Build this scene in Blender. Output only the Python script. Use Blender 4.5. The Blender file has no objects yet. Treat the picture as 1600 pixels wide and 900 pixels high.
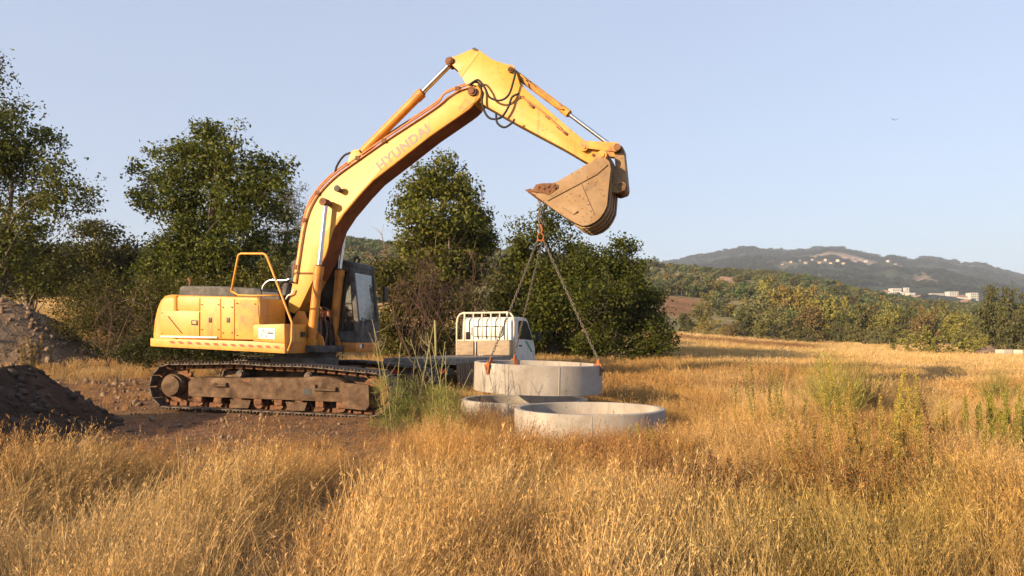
import bpy, bmesh, math, random
import numpy as np
from mathutils import Vector, Matrix, Quaternion

# ------------------------------------------------------------------ camera, sky, sun, exposure
SC = bpy.context.scene
COL = SC.collection
CAM_H, FPX, HORIZON = 1.45, 1200.0, 530.0          # eye height, focal length and horizon row of a 1600x900 frame
PITCH = math.atan((HORIZON - 450.0) / FPX)
cam_data = bpy.data.cameras.new('camera')
cam_data.lens, cam_data.sensor_width = 36.0 * FPX / 1600.0, 36.0
cam_data.clip_start, cam_data.clip_end = 0.05, 30000.0
cam = bpy.data.objects.new('camera', cam_data)
cam.location = (0, 0, CAM_H)
cam.rotation_euler = (math.pi / 2 + PITCH, 0, 0)
COL.objects.link(cam)
SC.camera = cam

SUN_AZ, SUN_EL = math.radians(50), math.radians(16)     # to the left of straight-behind-the-camera, low
SUN_DIR = Vector((-math.sin(SUN_AZ) * math.cos(SUN_EL), -math.cos(SUN_AZ) * math.cos(SUN_EL), math.sin(SUN_EL)))
world = bpy.data.worlds.new('World')
SC.world = world
world.use_nodes = True
wt = world.node_tree
bg = wt.nodes['Background']
sky = wt.nodes.new('ShaderNodeTexSky')
sky.sky_type = 'NISHITA'
sky.sun_disc = False
sky.sun_elevation = SUN_EL
sky.sun_rotation = math.pi + SUN_AZ
sky.air_density, sky.dust_density, sky.ozone_density = 1.0, 1.6, 2.0
mixw = wt.nodes.new('ShaderNodeMix')                     # thin high haze over the whole sky: evens out the gradient
mixw.data_type = 'RGBA'
mixw.inputs['Factor'].default_value = 0.54
mixw.inputs['B'].default_value = (3.15, 3.45, 4.45, 1)
wt.links.new(sky.outputs['Color'], mixw.inputs['A'])
wt.links.new(mixw.outputs['Result'], bg.inputs['Color'])
bg.inputs['Strength'].default_value = 0.114

sun_data = bpy.data.lights.new('sun', 'SUN')
sun_data.energy = 5.0
sun_data.angle = math.radians(0.6)
sun_data.color = (1.0, 0.745, 0.45)
sun = bpy.data.objects.new('sun', sun_data)
sun.rotation_euler = SUN_DIR.to_track_quat('Z', 'Y').to_euler()
sun.location = (-20, -20, 20)
COL.objects.link(sun)

vs = SC.view_settings
vs.view_transform = 'Standard'
vs.look = 'None'
vs.gamma = 1.0
vs.use_curve_mapping = False
vs.exposure = 0.95
SC.render.engine = 'CYCLES'
cy = SC.cycles
cy.max_bounces, cy.diffuse_bounces, cy.glossy_bounces = 4, 1, 2
cy.transmission_bounces, cy.transparent_max_bounces, cy.volume_bounces = 4, 8, 0
cy.caustics_reflective = cy.caustics_refractive = False
cy.use_denoising = True
cy.use_adaptive_sampling = True
cy.adaptive_threshold = 0.02

# ------------------------------------------------------------------ helpers
RNG = np.random.default_rng(7)
random.seed(7)
_c, _s = math.cos(PITCH), math.sin(PITCH)

def ray(px, py):
    u, v = (px - 800) / FPX, (450 - py) / FPX
    return np.array([u, _c - v * _s, _s + v * _c])

def at(px, py, Y):
    """the point of the place that the photograph shows at (px, py), Y metres in front of the camera"""
    d = ray(px, py)
    return np.array([0, 0, CAM_H]) + d * (Y / d[1])

class Frame:
    """a tilted local frame: x forward, y left, z up"""
    def __init__(self, O, yaw, pitch):
        y, p = math.radians(yaw), math.radians(pitch)
        self.O = np.array(O, float)
        self.f = np.array([math.cos(y) * math.cos(p), -math.sin(y) * math.cos(p), -math.sin(p)])
        self.l = np.array([math.sin(y), math.cos(y), 0.0])
        self.u = np.cross(self.f, self.l)
    def loc(self, px, py, ly):
        d = ray(px, py)
        C = np.array([0, 0, CAM_H])
        t = (ly - np.dot(C - self.O, self.l)) / np.dot(d, self.l)
        P = C + t * d - self.O
        return (float(np.dot(P, self.f)), float(np.dot(P, self.u)))
    def out(self, x, y, z):
        return self.O + self.f * x + self.l * y + self.u * z
    def matrix(self):
        M = Matrix.Identity(4)
        for i in range(3):
            M[i][0], M[i][1], M[i][2], M[i][3] = self.f[i], self.l[i], self.u[i], self.O[i]
        return M

def finish(o, parent=None, label=None, cat=None, group=None, kind=None):
    if parent is not None:
        o.parent = parent
    if label: o['label'] = label
    if cat: o['category'] = cat
    if group: o['group'] = group
    if kind: o['kind'] = kind
    return o

def empty(name, loc=(0, 0, 0), rz=0.0, **kw):
    o = bpy.data.objects.new(name, None)
    o.empty_display_size = 0.2
    o.location = loc
    o.rotation_euler = (0, 0, rz)
    COL.objects.link(o)
    return finish(o, **kw)

def np_mesh(name, V, Fq, smooth=False):
    """mesh from a vertex array and an (n,k) array of equal-sized faces (or a list of such arrays)"""
    if not isinstance(Fq, (list, tuple)):
        Fq = [Fq]
    me = bpy.data.meshes.new(name)
    V = np.asarray(V, np.float32)
    me.vertices.add(len(V))
    me.vertices.foreach_set('co', V.ravel())
    loops = np.concatenate([np.asarray(f, np.int32).ravel() for f in Fq])
    sizes = np.concatenate([np.full(len(f), np.asarray(f).shape[1], np.int32) for f in Fq])
    starts = np.concatenate([[0], np.cumsum(sizes)[:-1]]).astype(np.int32)
    me.loops.add(len(loops))
    me.loops.foreach_set('vertex_index', loops)
    me.polygons.add(len(sizes))
    me.polygons.foreach_set('loop_start', starts)
    if smooth:
        me.polygons.foreach_set('use_smooth', np.ones(len(sizes), bool))
    me.update(calc_edges=True)
    return me

def link(name, me, mat=None, **kw):
    o = bpy.data.objects.new(name, me)
    COL.objects.link(o)
    if mat is not None and not me.materials:
        me.materials.append(mat)
    return finish(o, **kw)

class MB:
    """collects shapes into ONE mesh"""
    def __init__(self):
        self.bm = bmesh.new()
    def _bevel(self, geom_verts, w, seg):
        if w <= 0: return
        es = list({e for v in geom_verts for e in v.link_edges})
        bmesh.ops.bevel(self.bm, geom=es, offset=w, segments=seg, affect='EDGES', profile=0.6, clamp_overlap=True)
    def box(self, lo, hi, bevel=0.0, seg=2, rot=None, pivot=None):
        lo, hi = Vector(lo), Vector(hi)
        M = Matrix.Translation((lo + hi) / 2) @ Matrix.Diagonal((*(hi - lo), 1))
        if rot is not None:
            p = Vector(pivot) if pivot is not None else (lo + hi) / 2
            M = Matrix.Translation(p) @ rot.to_4x4() @ Matrix.Translation(-p) @ M
        r = bmesh.ops.create_cube(self.bm, size=1.0, matrix=M)
        self._bevel(r['verts'], bevel, seg)
        return self
    def prism(self, prof, y0, y1, bevel=0.0, seg=2, axis='y', inset=0.0):
        """closed outline (x,z) extruded along y (or another axis)"""
        def P(a, b, t):
            return (a, t, b) if axis == 'y' else ((t, a, b) if axis == 'x' else (a, b, t))
        va = [self.bm.verts.new(P(a, b, y0)) for a, b in prof]
        vb = [self.bm.verts.new(P(a, b, y1)) for a, b in prof]
        fs = [self.bm.faces.new(va), self.bm.faces.new(list(reversed(vb)))]
        n = len(prof)
        for i in range(n):
            j = (i + 1) % n
            fs.append(self.bm.faces.new((va[j], va[i], vb[i], vb[j])))
        bmesh.ops.recalc_face_normals(self.bm, faces=fs)
        if bevel > 0:
            es = [e for f in fs[:2] for e in f.edges]
            bmesh.ops.bevel(self.bm, geom=es, offset=bevel, segments=seg, affect='EDGES', profile=0.6, clamp_overlap=True)
        return self
    def cyl(self, p0, p1, r, r2=None, seg=20, caps=True):
        p0, p1 = Vector(p0), Vector(p1)
        d = p1 - p0
        M = Matrix.Translation((p0 + p1) / 2) @ d.to_track_quat('Z', 'Y').to_matrix().to_4x4()
        bmesh.ops.create_cone(self.bm, cap_ends=caps, cap_tris=False, segments=seg, radius1=r, radius2=r if r2 is None else r2, depth=d.length, matrix=M)
        return self
    def tube(self, pts, r, seg=8, closed=False):
        P = [Vector(p) for p in pts]
        n = len(P)
        R = list(r) if isinstance(r, (list, tuple, np.ndarray)) else [r] * n
        rings = []
        ref = None
        for i in range(n):
            if closed:
                t = P[(i + 1) % n] - P[i - 1]
            else:
                t = P[min(i + 1, n - 1)] - P[max(i - 1, 0)]
            t = t.normalized() if t.length > 1e-9 else Vector((0, 0, 1))
            if ref is None:
                ref = t.orthogonal().normalized()
            ref = (ref - t * ref.dot(t))
            ref = ref.normalized() if ref.length > 1e-6 else t.orthogonal().normalized()
            b = t.cross(ref)
            rings.append([self.bm.verts.new(P[i] + (ref * math.cos(a) + b * math.sin(a)) * R[i]) for a in [2 * math.pi * k / seg for k in range(seg)]])
        m = n if closed else n - 1
        for i in range(m):
            A, B = rings[i], rings[(i + 1) % n]
            for k in range(seg):
                k2 = (k + 1) % seg
                f = self.bm.faces.new((A[k], A[k2], B[k2], B[k]))
                f.smooth = True
        if not closed:
            self.bm.faces.new(list(reversed(rings[0])))
            self.bm.faces.new(rings[-1])
        return self
    def poly(self, pts):
        self.bm.faces.new([self.bm.verts.new(p) for p in pts])
        return self
    def build(self, name, mat, parent=None, smooth=None, **kw):
        bmesh.ops.recalc_face_normals(self.bm, faces=self.bm.faces[:])
        me = bpy.data.meshes.new(name)
        if smooth is not None:
            ca = math.radians(smooth)
            for f in self.bm.faces:
                f.smooth = True
            for e in self.bm.edges:
                if len(e.link_faces) == 2 and e.calc_face_angle(0) > ca:
                    e.smooth = False
        self.bm.to_mesh(me)
        self.bm.free()
        return link(name, me, mat, parent=parent, **kw)

def smooth_path(pts, n=6):
    """Catmull-Rom through 3-D points"""
    P = [np.array(p, float) for p in pts]
    P = [2 * P[0] - P[1]] + P + [2 * P[-1] - P[-2]]
    out = []
    for i in range(1, len(P) - 2):
        for k in range(n):
            t = k / n
            out.append(0.5 * (2 * P[i] + (P[i + 1] - P[i - 1]) * t + (2 * P[i - 1] - 5 * P[i] + 4 * P[i + 1] - P[i + 2]) * t * t + (3 * P[i] - P[i - 1] - 3 * P[i + 1] + P[i + 2]) * t ** 3))
    out.append(P[-2])
    return out

def vnoise(x, y, seed=0, oct=4, f=1.0, gain=0.5):
    """smooth value noise, -1..1"""
    x, y = np.asarray(x, float) * f, np.asarray(y, float) * f
    tot = np.zeros(np.broadcast(x, y).shape)
    amp, norm = 1.0, 0.0
    for o in range(oct):
        xi, yi = np.floor(x), np.floor(y)
        fx, fy = x - xi, y - yi
        fx, fy = fx * fx * (3 - 2 * fx), fy * fy * (3 - 2 * fy)
        def h(a, b):
            v = np.sin(a * 127.1 + b * 311.7 + seed * 74.7 + o * 19.3) * 43758.5453
            return (v - np.floor(v)) * 2 - 1
        tot += amp * ((h(xi, yi) * (1 - fx) + h(xi + 1, yi) * fx) * (1 - fy) + (h(xi, yi + 1) * (1 - fx) + h(xi + 1, yi + 1) * fx) * fy)
        norm += amp
        amp *= gain
        x, y = x * 2.03 + 5.2, y * 2.03 + 1.3
    return tot / norm

def sstep(a, b, x):
    t = np.clip((np.asarray(x, float) - a) / (b - a), 0, 1)
    return t * t * (3 - 2 * t)

# ------------------------------------------------------------------ materials
MATS = {}
def ramp_mat(name, cols, scale=3.0, detail=6, rough=0.8, metal=0.0, bump=0.0, bscale=30.0, spec=0.3, coord='Object', dist=0.3, stretch=None, pos=None):
    """noise between the listed colours: the wear, dust and grain of one surface"""
    m = bpy.data.materials.new(name)
    m.use_nodes = True
    nt = m.node_tree
    N, L = nt.nodes, nt.links
    b = N['Principled BSDF']
    b.inputs['Roughness'].default_value = rough
    b.inputs['Metallic'].default_value = metal
    b.inputs['Specular IOR Level'].default_value = spec
    tc = N.new('ShaderNodeTexCoord')
    src = tc.outputs[coord]
    if stretch:
        mp = N.new('ShaderNodeMapping')
        mp.inputs['Scale'].default_value = stretch
        L.new(src, mp.inputs['Vector'])
        src = mp.outputs['Vector']
    no = N.new('ShaderNodeTexNoise')
    no.inputs['Scale'].default_value = scale
    no.inputs['Detail'].default_value = detail
    no.inputs['Roughness'].default_value = 0.65
    no.inputs['Distortion'].default_value = dist
    L.new(src, no.inputs['Vector'])
    cr = N.new('ShaderNodeValToRGB')
    e = cr.color_ramp.elements
    k = len(cols)
    ps = pos or [0.3 + 0.4 * i / max(k - 1, 1) for i in range(k)]
    while len(e) < k:
        e.new(0.5)
    for i, c in enumerate(cols):
        e[i].position = ps[i]
        e[i].color = (*c, 1)
    L.new(no.outputs['Fac'], cr.inputs['Fac'])
    L.new(cr.outputs['Color'], b.inputs['Base Color'])
    if bump > 0:
        n2 = N.new('ShaderNodeTexNoise')
        n2.inputs['Scale'].default_value = bscale
        n2.inputs['Detail'].default_value = 8
        L.new(src, n2.inputs['Vector'])
        bp = N.new('ShaderNodeBump')
        bp.inputs['Strength'].default_value = 1.0
        bp.inputs['Distance'].default_value = bump
        L.new(n2.outputs['Fac'], bp.inputs['Height'])
        L.new(bp.outputs['Normal'], b.inputs['Normal'])
    MATS[name] = m
    return m

def leaf_mat(name, trans=0.35, var=0.45, rough=0.55):
    """foliage: the plant's own colour (object colour) with leaf-to-leaf differences, light shining through"""
    m = bpy.data.materials.new(name)
    m.use_nodes = True
    nt = m.node_tree
    N, L = nt.nodes, nt.links
    N.remove(N['Principled BSDF'])
    out = N['Material Output']
    oi = N.new('ShaderNodeObjectInfo')
    geo = N.new('ShaderNodeNewGeometry')
    hs = N.new('ShaderNodeHueSaturation')
    mr = N.new('ShaderNodeMapRange')
    mr.inputs['To Min'].default_value = 1 - var
    mr.inputs['To Max'].default_value = 1 + var
    L.new(geo.outputs['Random Per Island'], mr.inputs['Value'])
    L.new(mr.outputs['Result'], hs.inputs['Value'])
    mr2 = N.new('ShaderNodeMapRange')
    mr2.inputs['To Min'].default_value = 0.475
    mr2.inputs['To Max'].default_value = 0.52
    wn = N.new('ShaderNodeTexWhiteNoise')
    wn.noise_dimensions = '1D'
    L.new(geo.outputs['Random Per Island'], wn.inputs['W'])
    L.new(wn.outputs['Value'], mr2.inputs['Value'])
    L.new(mr2.outputs['Result'], hs.inputs['Hue'])
    L.new(oi.outputs['Color'], hs.inputs['Color'])
    d = N.new('ShaderNodeBsdfPrincipled')
    d.inputs['Roughness'].default_value = rough
    d.inputs['Specular IOR Level'].default_value = 0.15
    t = N.new('ShaderNodeBsdfTranslucent')
    L.new(hs.outputs['Color'], d.inputs['Base Color'])
    L.new(hs.outputs['Color'], t.inputs['Color'])
    mx = N.new('ShaderNodeMixShader')
    mx.inputs['Fac'].default_value = trans
    L.new(d.outputs[0], mx.inputs[1])
    L.new(t.outputs[0], mx.inputs[2])
    L.new(mx.outputs[0], out.inputs['Surface'])
    MATS[name] = m
    return m

def plain(name, col, rough=0.5, metal=0.0, spec=0.5):
    return ramp_mat(name, [tuple(c * 0.8 for c in col), col, tuple(min(1, c * 1.12) for c in col)], scale=9, rough=rough, metal=metal, spec=spec)

def glass_mat(name, col=(0.55, 0.62, 0.6), alpha=0.45, blend=0.45):
    m = bpy.data.materials.new(name)
    m.use_nodes = True
    N, L = m.node_tree.nodes, m.node_tree.links
    N.remove(N['Principled BSDF'])
    g = N.new('ShaderNodeBsdfGlossy')
    g.inputs['Roughness'].default_value = 0.06
    t = N.new('ShaderNodeBsdfTransparent')
    t.inputs['Color'].default_value = (*col, 1)
    dd = N.new('ShaderNodeBsdfDiffuse')                    # dust film; on the front pane also its painted pale reflection
    dd.inputs['Color'].default_value = (0.42, 0.4, 0.36, 1)
    lw = N.new('ShaderNodeLayerWeight')
    lw.inputs['Blend'].default_value = blend
    m1 = N.new('ShaderNodeMixShader')
    L.new(lw.outputs['Fresnel'], m1.inputs['Fac'])
    L.new(t.outputs[0], m1.inputs[1]); L.new(g.outputs[0], m1.inputs[2])
    m2 = N.new('ShaderNodeMixShader')
    no = N.new('ShaderNodeTexNoise'); no.inputs['Scale'].default_value = 4
    mr = N.new('ShaderNodeMapRange')
    mr.inputs['From Min'].default_value, mr.inputs['From Max'].default_value = 0.35, 0.7
    mr.inputs['To Min'].default_value, mr.inputs['To Max'].default_value = alpha * 0.25, alpha
    L.new(no.outputs['Fac'], mr.inputs['Value'])
    L.new(mr.outputs['Result'], m2.inputs['Fac'])
    L.new(m1.outputs[0], m2.inputs[1]); L.new(dd.outputs[0], m2.inputs[2])
    L.new(m2.outputs[0], N['Material Output'].inputs['Surface'])
    MATS[name] = m
    return m

def paint_mat(name, cols, dirt=(0.15, 0.075, 0.035), chip=(0.10, 0.045, 0.022), dust=(0.38, 0.27, 0.16), streak=0.55, chips=0.66, dustamt=0.3, rough=0.45, streak_scale=(7, 7, 0.9)):
    """old machine paint: faded patches, run-down dirt, chips and a film of dust"""
    m = ramp_mat(name, cols, scale=1.7, rough=rough, spec=0.4, bump=0.0012, bscale=12)
    N, Lk = m.node_tree.nodes, m.node_tree.links
    bs = N['Principled BSDF']
    cur = bs.inputs['Base Color'].links[0].from_socket
    tc = N.new('ShaderNodeTexCoord')
    def layer(cur, scale, lo, hi, amt, col, stretch=None, detail=6, roughn=0.65):
        src = tc.outputs['Object']
        if stretch:
            mp = N.new('ShaderNodeMapping'); mp.inputs['Scale'].default_value = stretch
            Lk.new(src, mp.inputs['Vector']); src = mp.outputs['Vector']
        no = N.new('ShaderNodeTexNoise'); no.inputs['Scale'].default_value = scale; no.inputs['Detail'].default_value = detail; no.inputs['Roughness'].default_value = roughn
        Lk.new(src, no.inputs['Vector'])
        mr = N.new('ShaderNodeMapRange')
        mr.inputs['From Min'].default_value, mr.inputs['From Max'].default_value = lo, hi
        mr.inputs['To Min'].default_value, mr.inputs['To Max'].default_value = 0.0, amt
        Lk.new(no.outputs['Fac'], mr.inputs['Value'])
        mx = N.new('ShaderNodeMix'); mx.data_type = 'RGBA'
        Lk.new(mr.outputs['Result'], mx.inputs['Factor']); Lk.new(cur, mx.inputs['A'])
        mx.inputs['B'].default_value = (*col, 1)
        return mx.outputs['Result']
    cur = layer(cur, 1.0, 0.52, 0.74, dustamt, dust)
    cur = layer(cur, 1.0, 0.55, 0.72, streak, dirt, stretch=streak_scale)
    cur = layer(cur, 22.0, chips, chips + 0.05, 0.85, chip, detail=3, roughn=0.5)
    cur = layer(cur, 5.0, 0.66, 0.70, 0.8, chip, detail=8, roughn=0.75)
    Lk.new(cur, bs.inputs['Base Color'])
    return m
paint_mat('yellow_paint', [(0.46, 0.19, 0.028), (0.56, 0.245, 0.030), (0.60, 0.27, 0.034), (0.62, 0.31, 0.06)])
paint_mat('boom_paint', [(0.48, 0.215, 0.03), (0.555, 0.26, 0.032), (0.59, 0.285, 0.04), (0.61, 0.33, 0.075)], streak=0.4, chips=0.675)
ramp_mat('orange_paint', [(0.25, 0.09, 0.025), (0.50, 0.19, 0.026), (0.56, 0.225, 0.03)], scale=3.0, rough=0.45, spec=0.4)
ramp_mat('underside_shade_brown', [(0.13, 0.040, 0.016), (0.22, 0.070, 0.022), (0.27, 0.092, 0.028)], scale=3.0, rough=0.75, spec=0.12)  # dark brown with the shade under the boom put into the colour
ramp_mat('worn_paint', [(0.18, 0.075, 0.035), (0.42, 0.19, 0.06), (0.57, 0.27, 0.045), (0.60, 0.34, 0.10)], scale=4.5, rough=0.6, spec=0.35, pos=[0.25, 0.4, 0.55, 0.75])
ramp_mat('dusty_steel', [(0.030, 0.020, 0.014), (0.085, 0.053, 0.034), (0.135, 0.086, 0.054), (0.20, 0.132, 0.085)], scale=4.2, rough=0.9, spec=0.15, bump=0.006, bscale=18)
paint_mat('bucket_steel', [(0.15, 0.088, 0.045), (0.23, 0.142, 0.07), (0.28, 0.178, 0.09), (0.34, 0.24, 0.14)], dirt=(0.09, 0.05, 0.03), chip=(0.07, 0.04, 0.027), dust=(0.36, 0.27, 0.18), streak=0.6, chips=0.63, dustamt=0.5, rough=0.7, streak_scale=(2.5, 2.5, 1.2))
ramp_mat('track_steel', [(0.035, 0.028, 0.025), (0.10, 0.075, 0.06), (0.20, 0.15, 0.11)], scale=7, rough=0.7, metal=0.2, spec=0.4, bump=0.004, bscale=40)
ramp_mat('rust_steel', [(0.06, 0.035, 0.025), (0.16, 0.075, 0.04), (0.25, 0.13, 0.07)], scale=9, rough=0.85, spec=0.2, bump=0.003)
ramp_mat('black_paint', [(0.012, 0.012, 0.013), (0.03, 0.03, 0.032), (0.06, 0.055, 0.05)], scale=4, rough=0.5)
ramp_mat('black_dusty', [(0.03, 0.028, 0.027), (0.075, 0.07, 0.066), (0.13, 0.12, 0.11)], scale=5, rough=0.75)
ramp_mat('rubber', [(0.012, 0.012, 0.012), (0.03, 0.028, 0.026)], scale=12, rough=0.7)
ramp_mat('chrome', [(0.55, 0.55, 0.56), (0.72, 0.72, 0.73)], scale=14, rough=0.22, metal=1.0)
ramp_mat('grey_pipe', [(0.30, 0.12, 0.05), (0.42, 0.18, 0.08), (0.5, 0.24, 0.12)], scale=10, rough=0.6)
ramp_mat('red_stripe', [(0.45, 0.035, 0.02), (0.6, 0.06, 0.03)], scale=30, rough=0.5)
ramp_mat('white_sticker', [(0.62, 0.6, 0.55), (0.78, 0.77, 0.72)], scale=25, rough=0.5)
ramp_mat('lettering_grey', [(0.34, 0.20, 0.10), (0.205, 0.155, 0.135), (0.24, 0.185, 0.16)], scale=7.0, rough=0.5, pos=[0.26, 0.36, 0.6])
ramp_mat('orange_clamp', [(0.14, 0.045, 0.02), (0.31, 0.092, 0.026), (0.43, 0.145, 0.038)], scale=9, rough=0.6)
ramp_mat('chain_steel', [(0.07, 0.058, 0.047), (0.15, 0.128, 0.105), (0.23, 0.20, 0.17)], scale=40, rough=0.6, metal=0.3)
paint_mat('concrete', [(0.20, 0.172, 0.148), (0.275, 0.242, 0.21), (0.315, 0.28, 0.245), (0.375, 0.335, 0.295)], dirt=(0.14, 0.12, 0.10), chip=(0.13, 0.115, 0.10), dust=(0.40, 0.36, 0.31), streak=0.5, chips=0.67, dustamt=0.5, rough=0.92, streak_scale=(5, 5, 0.7))
ramp_mat('truck_white', [(0.34, 0.32, 0.28), (0.56, 0.54, 0.49), (0.64, 0.62, 0.57)], scale=5, rough=0.4, spec=0.5, pos=[0.28, 0.42, 0.6])
ramp_mat('cream_paint', [(0.34, 0.25, 0.15), (0.54, 0.47, 0.36), (0.60, 0.53, 0.42)], scale=7, rough=0.55, pos=[0.28, 0.42, 0.6])
ramp_mat('board_wood', [(0.20, 0.145, 0.10), (0.28, 0.215, 0.155), (0.34, 0.27, 0.20)], scale=5, rough=0.8, stretch=(1, 1, 4))
ramp_mat('old_wood', [(0.07, 0.045, 0.03), (0.16, 0.10, 0.065), (0.24, 0.16, 0.11)], scale=6, rough=0.9, stretch=(6, 6, 0.7), bump=0.004)
ramp_mat('deck_metal', [(0.09, 0.075, 0.065), (0.20, 0.175, 0.15), (0.28, 0.25, 0.22)], scale=8, rough=0.6)
ramp_mat('red_lens', [(0.55, 0.02, 0.015), (0.7, 0.04, 0.03)], scale=10, rough=0.2)
ramp_mat('green_decal', [(0.05, 0.25, 0.17), (0.08, 0.32, 0.22)], scale=10, rough=0.5)
ramp_mat('bark', [(0.06, 0.045, 0.033), (0.13, 0.10, 0.075), (0.20, 0.155, 0.115)], scale=6, rough=0.95, stretch=(3, 3, 0.6), bump=0.01, bscale=14)
ramp_mat('pale_bark', [(0.20, 0.125, 0.08), (0.34, 0.22, 0.14), (0.46, 0.32, 0.22)], scale=6, rough=0.9)
ramp_mat('dead_twig', [(0.05, 0.03, 0.022), (0.10, 0.058, 0.042), (0.16, 0.10, 0.072)], scale=6, rough=0.9)
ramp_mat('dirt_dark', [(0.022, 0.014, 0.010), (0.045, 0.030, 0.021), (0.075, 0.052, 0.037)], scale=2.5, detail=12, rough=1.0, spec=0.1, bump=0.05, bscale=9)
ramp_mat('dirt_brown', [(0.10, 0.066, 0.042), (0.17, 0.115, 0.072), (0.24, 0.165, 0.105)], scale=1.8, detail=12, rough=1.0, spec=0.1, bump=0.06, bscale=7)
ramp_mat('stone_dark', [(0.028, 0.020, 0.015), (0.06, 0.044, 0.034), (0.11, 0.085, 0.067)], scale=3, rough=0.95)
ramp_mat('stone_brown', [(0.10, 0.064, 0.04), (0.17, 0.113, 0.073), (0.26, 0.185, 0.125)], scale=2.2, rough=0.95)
ramp_mat('stone_pale', [(0.40, 0.35, 0.29), (0.52, 0.47, 0.41)], scale=3, rough=0.95, bump=0.01)
ramp_mat('house_wall', [(0.50, 0.46, 0.40), (0.60, 0.56, 0.50)], scale=0.2, rough=0.9)
ramp_mat('house_ochre', [(0.50, 0.36, 0.24), (0.62, 0.48, 0.34)], scale=0.2, rough=0.9)
ramp_mat('roof_tile', [(0.30, 0.14, 0.08), (0.42, 0.22, 0.13)], scale=0.5, rough=0.9)
ramp_mat('window_dark', [(0.05, 0.05, 0.055), (0.09, 0.09, 0.095)], scale=1, rough=0.3)
glass_mat('cab_glass', (0.34, 0.37, 0.37), 0.12)
glass_mat('front_glass', (0.3, 0.33, 0.33), 0.55, 0.72)  # heavier film: dust plus a pale reflection put into the colour
glass_mat('truck_glass', (0.22, 0.26, 0.25), 0.12)
leaf_mat('leaves', 0.30, 0.45)
leaf_mat('far_leaves', 0.22, 0.30, 0.8)
leaf_mat('weed', 0.40, 0.35, 0.7)

# ------------------------------------------------------------------ terrain
_TS = np.array([-0.8, -0.5, -0.1, 0.1, 0.2, 0.37, 0.6, 1.0])
_TD = np.array([0, 8, 12, 14.5, 17, 25, 40, 60, 80, 110, 150.0])
_TZ = np.array([
    [0, 0, 0, 0, 0, 0, 0, 0], [0, 0, 0, -.03, -.03, -.03, -.03, -.03], [.05, .05, 0, -.10, -.07, -.05, -.05, -.05], [.1, .1, .09, -.12, -.06, -.03, -.02, -.02], [.15, .15, .15, .10, .10, .05, 0, 0],
    [.7, .6, .6, .55, .55, .35, .1, 0], [2.9, 2.7, 1.9, 1.0, .9, .45, .12, 0], [4.5, 4.2, 3.2, 1.6, 1.3, .55, .15, 0],
    [5.5, 5.2, 4.2, 2.1, 1.7, .72, .2, 0], [6.5, 6.2, 5, 2.6, 2.1, .85, .2, 0], [7, 6.6, 5.4, 2.9, 2.3, .9, .2, 0]])

def hgt(x, y):
    x, y = np.asarray(x, float), np.asarray(y, float)
    s = np.clip(x / np.maximum(y, 4.0), -0.8, 1.0)
    d = np.clip(y, 0, 149.9)
    i = np.clip(np.searchsorted(_TS, s, side='right') - 1, 0, len(_TS) - 2)
    j = np.clip(np.searchsorted(_TD, d, side='right') - 1, 0, len(_TD) - 2)
    a = (s - _TS[i]) / (_TS[i + 1] - _TS[i])
    b = (d - _TD[j]) / (_TD[j + 1] - _TD[j])
    z = (_TZ[j, i] * (1 - a) + _TZ[j, i + 1] * a) * (1 - b) + (_TZ[j + 1, i] * (1 - a) + _TZ[j + 1, i + 1] * a) * b
    z = z + 0.045 * vnoise(x, y, 3, 3, 0.45) + 0.10 * vnoise(x, y, 5, 2, 0.07) * sstep(18, 60, y)
    z = z - np.clip(y - 150, 0, 450) * 0.02                      # the valley beyond the belt of trees
    return z

def hz(x, y):
    return float(hgt(x, y))

# two trampled strips where machines drove through the grass towards the digger
_PATHS = [np.array(p, float) for p in ([(-1.2, 3.4), (-1.5, 5.2), (-1.55, 7.2), (-1.5, 9.2), (-2.2, 11.2), (-3.6, 12.6)], [(-3.5, 5.0), (-3.1, 6.6), (-3.0, 8.4), (-3.6, 10.2), (-4.8, 12.0)])]
def path_dist(x, y):
    best = np.full(np.broadcast(x, y).shape, 99.0)
    for P in _PATHS:
        for k in range(len(P) - 1):
            a, b = P[k], P[k + 1]
            d = b - a
            t = np.clip(((x - a[0]) * d[0] + (y - a[1]) * d[1]) / (d @ d), 0, 1)
            best = np.minimum(best, np.hypot(x - a[0] - t * d[0], y - a[1] - t * d[1]))
    return best

def bare(x, y):
    """0 = thick grass, 1 = bare soil: the yard round the digger and the mounds"""
    n = vnoise(x, y, 11, 3, 0.5)
    e = np.exp(-(((x + 4.7) / 3.3) ** 2 + ((y - 12.9) / 2.9) ** 2) ** 2)
    w = np.exp(-(((x + 9.5) / 4.2) ** 2 + ((y - 16.5) / 5.0) ** 2) ** 2)
    p = 0.45 * np.exp(-(path_dist(x, y) / 0.42) ** 2)
    return np.clip(np.maximum(np.maximum(e, 0.9 * w), p) * (0.85 + 0.5 * n) , 0, 1)

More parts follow.
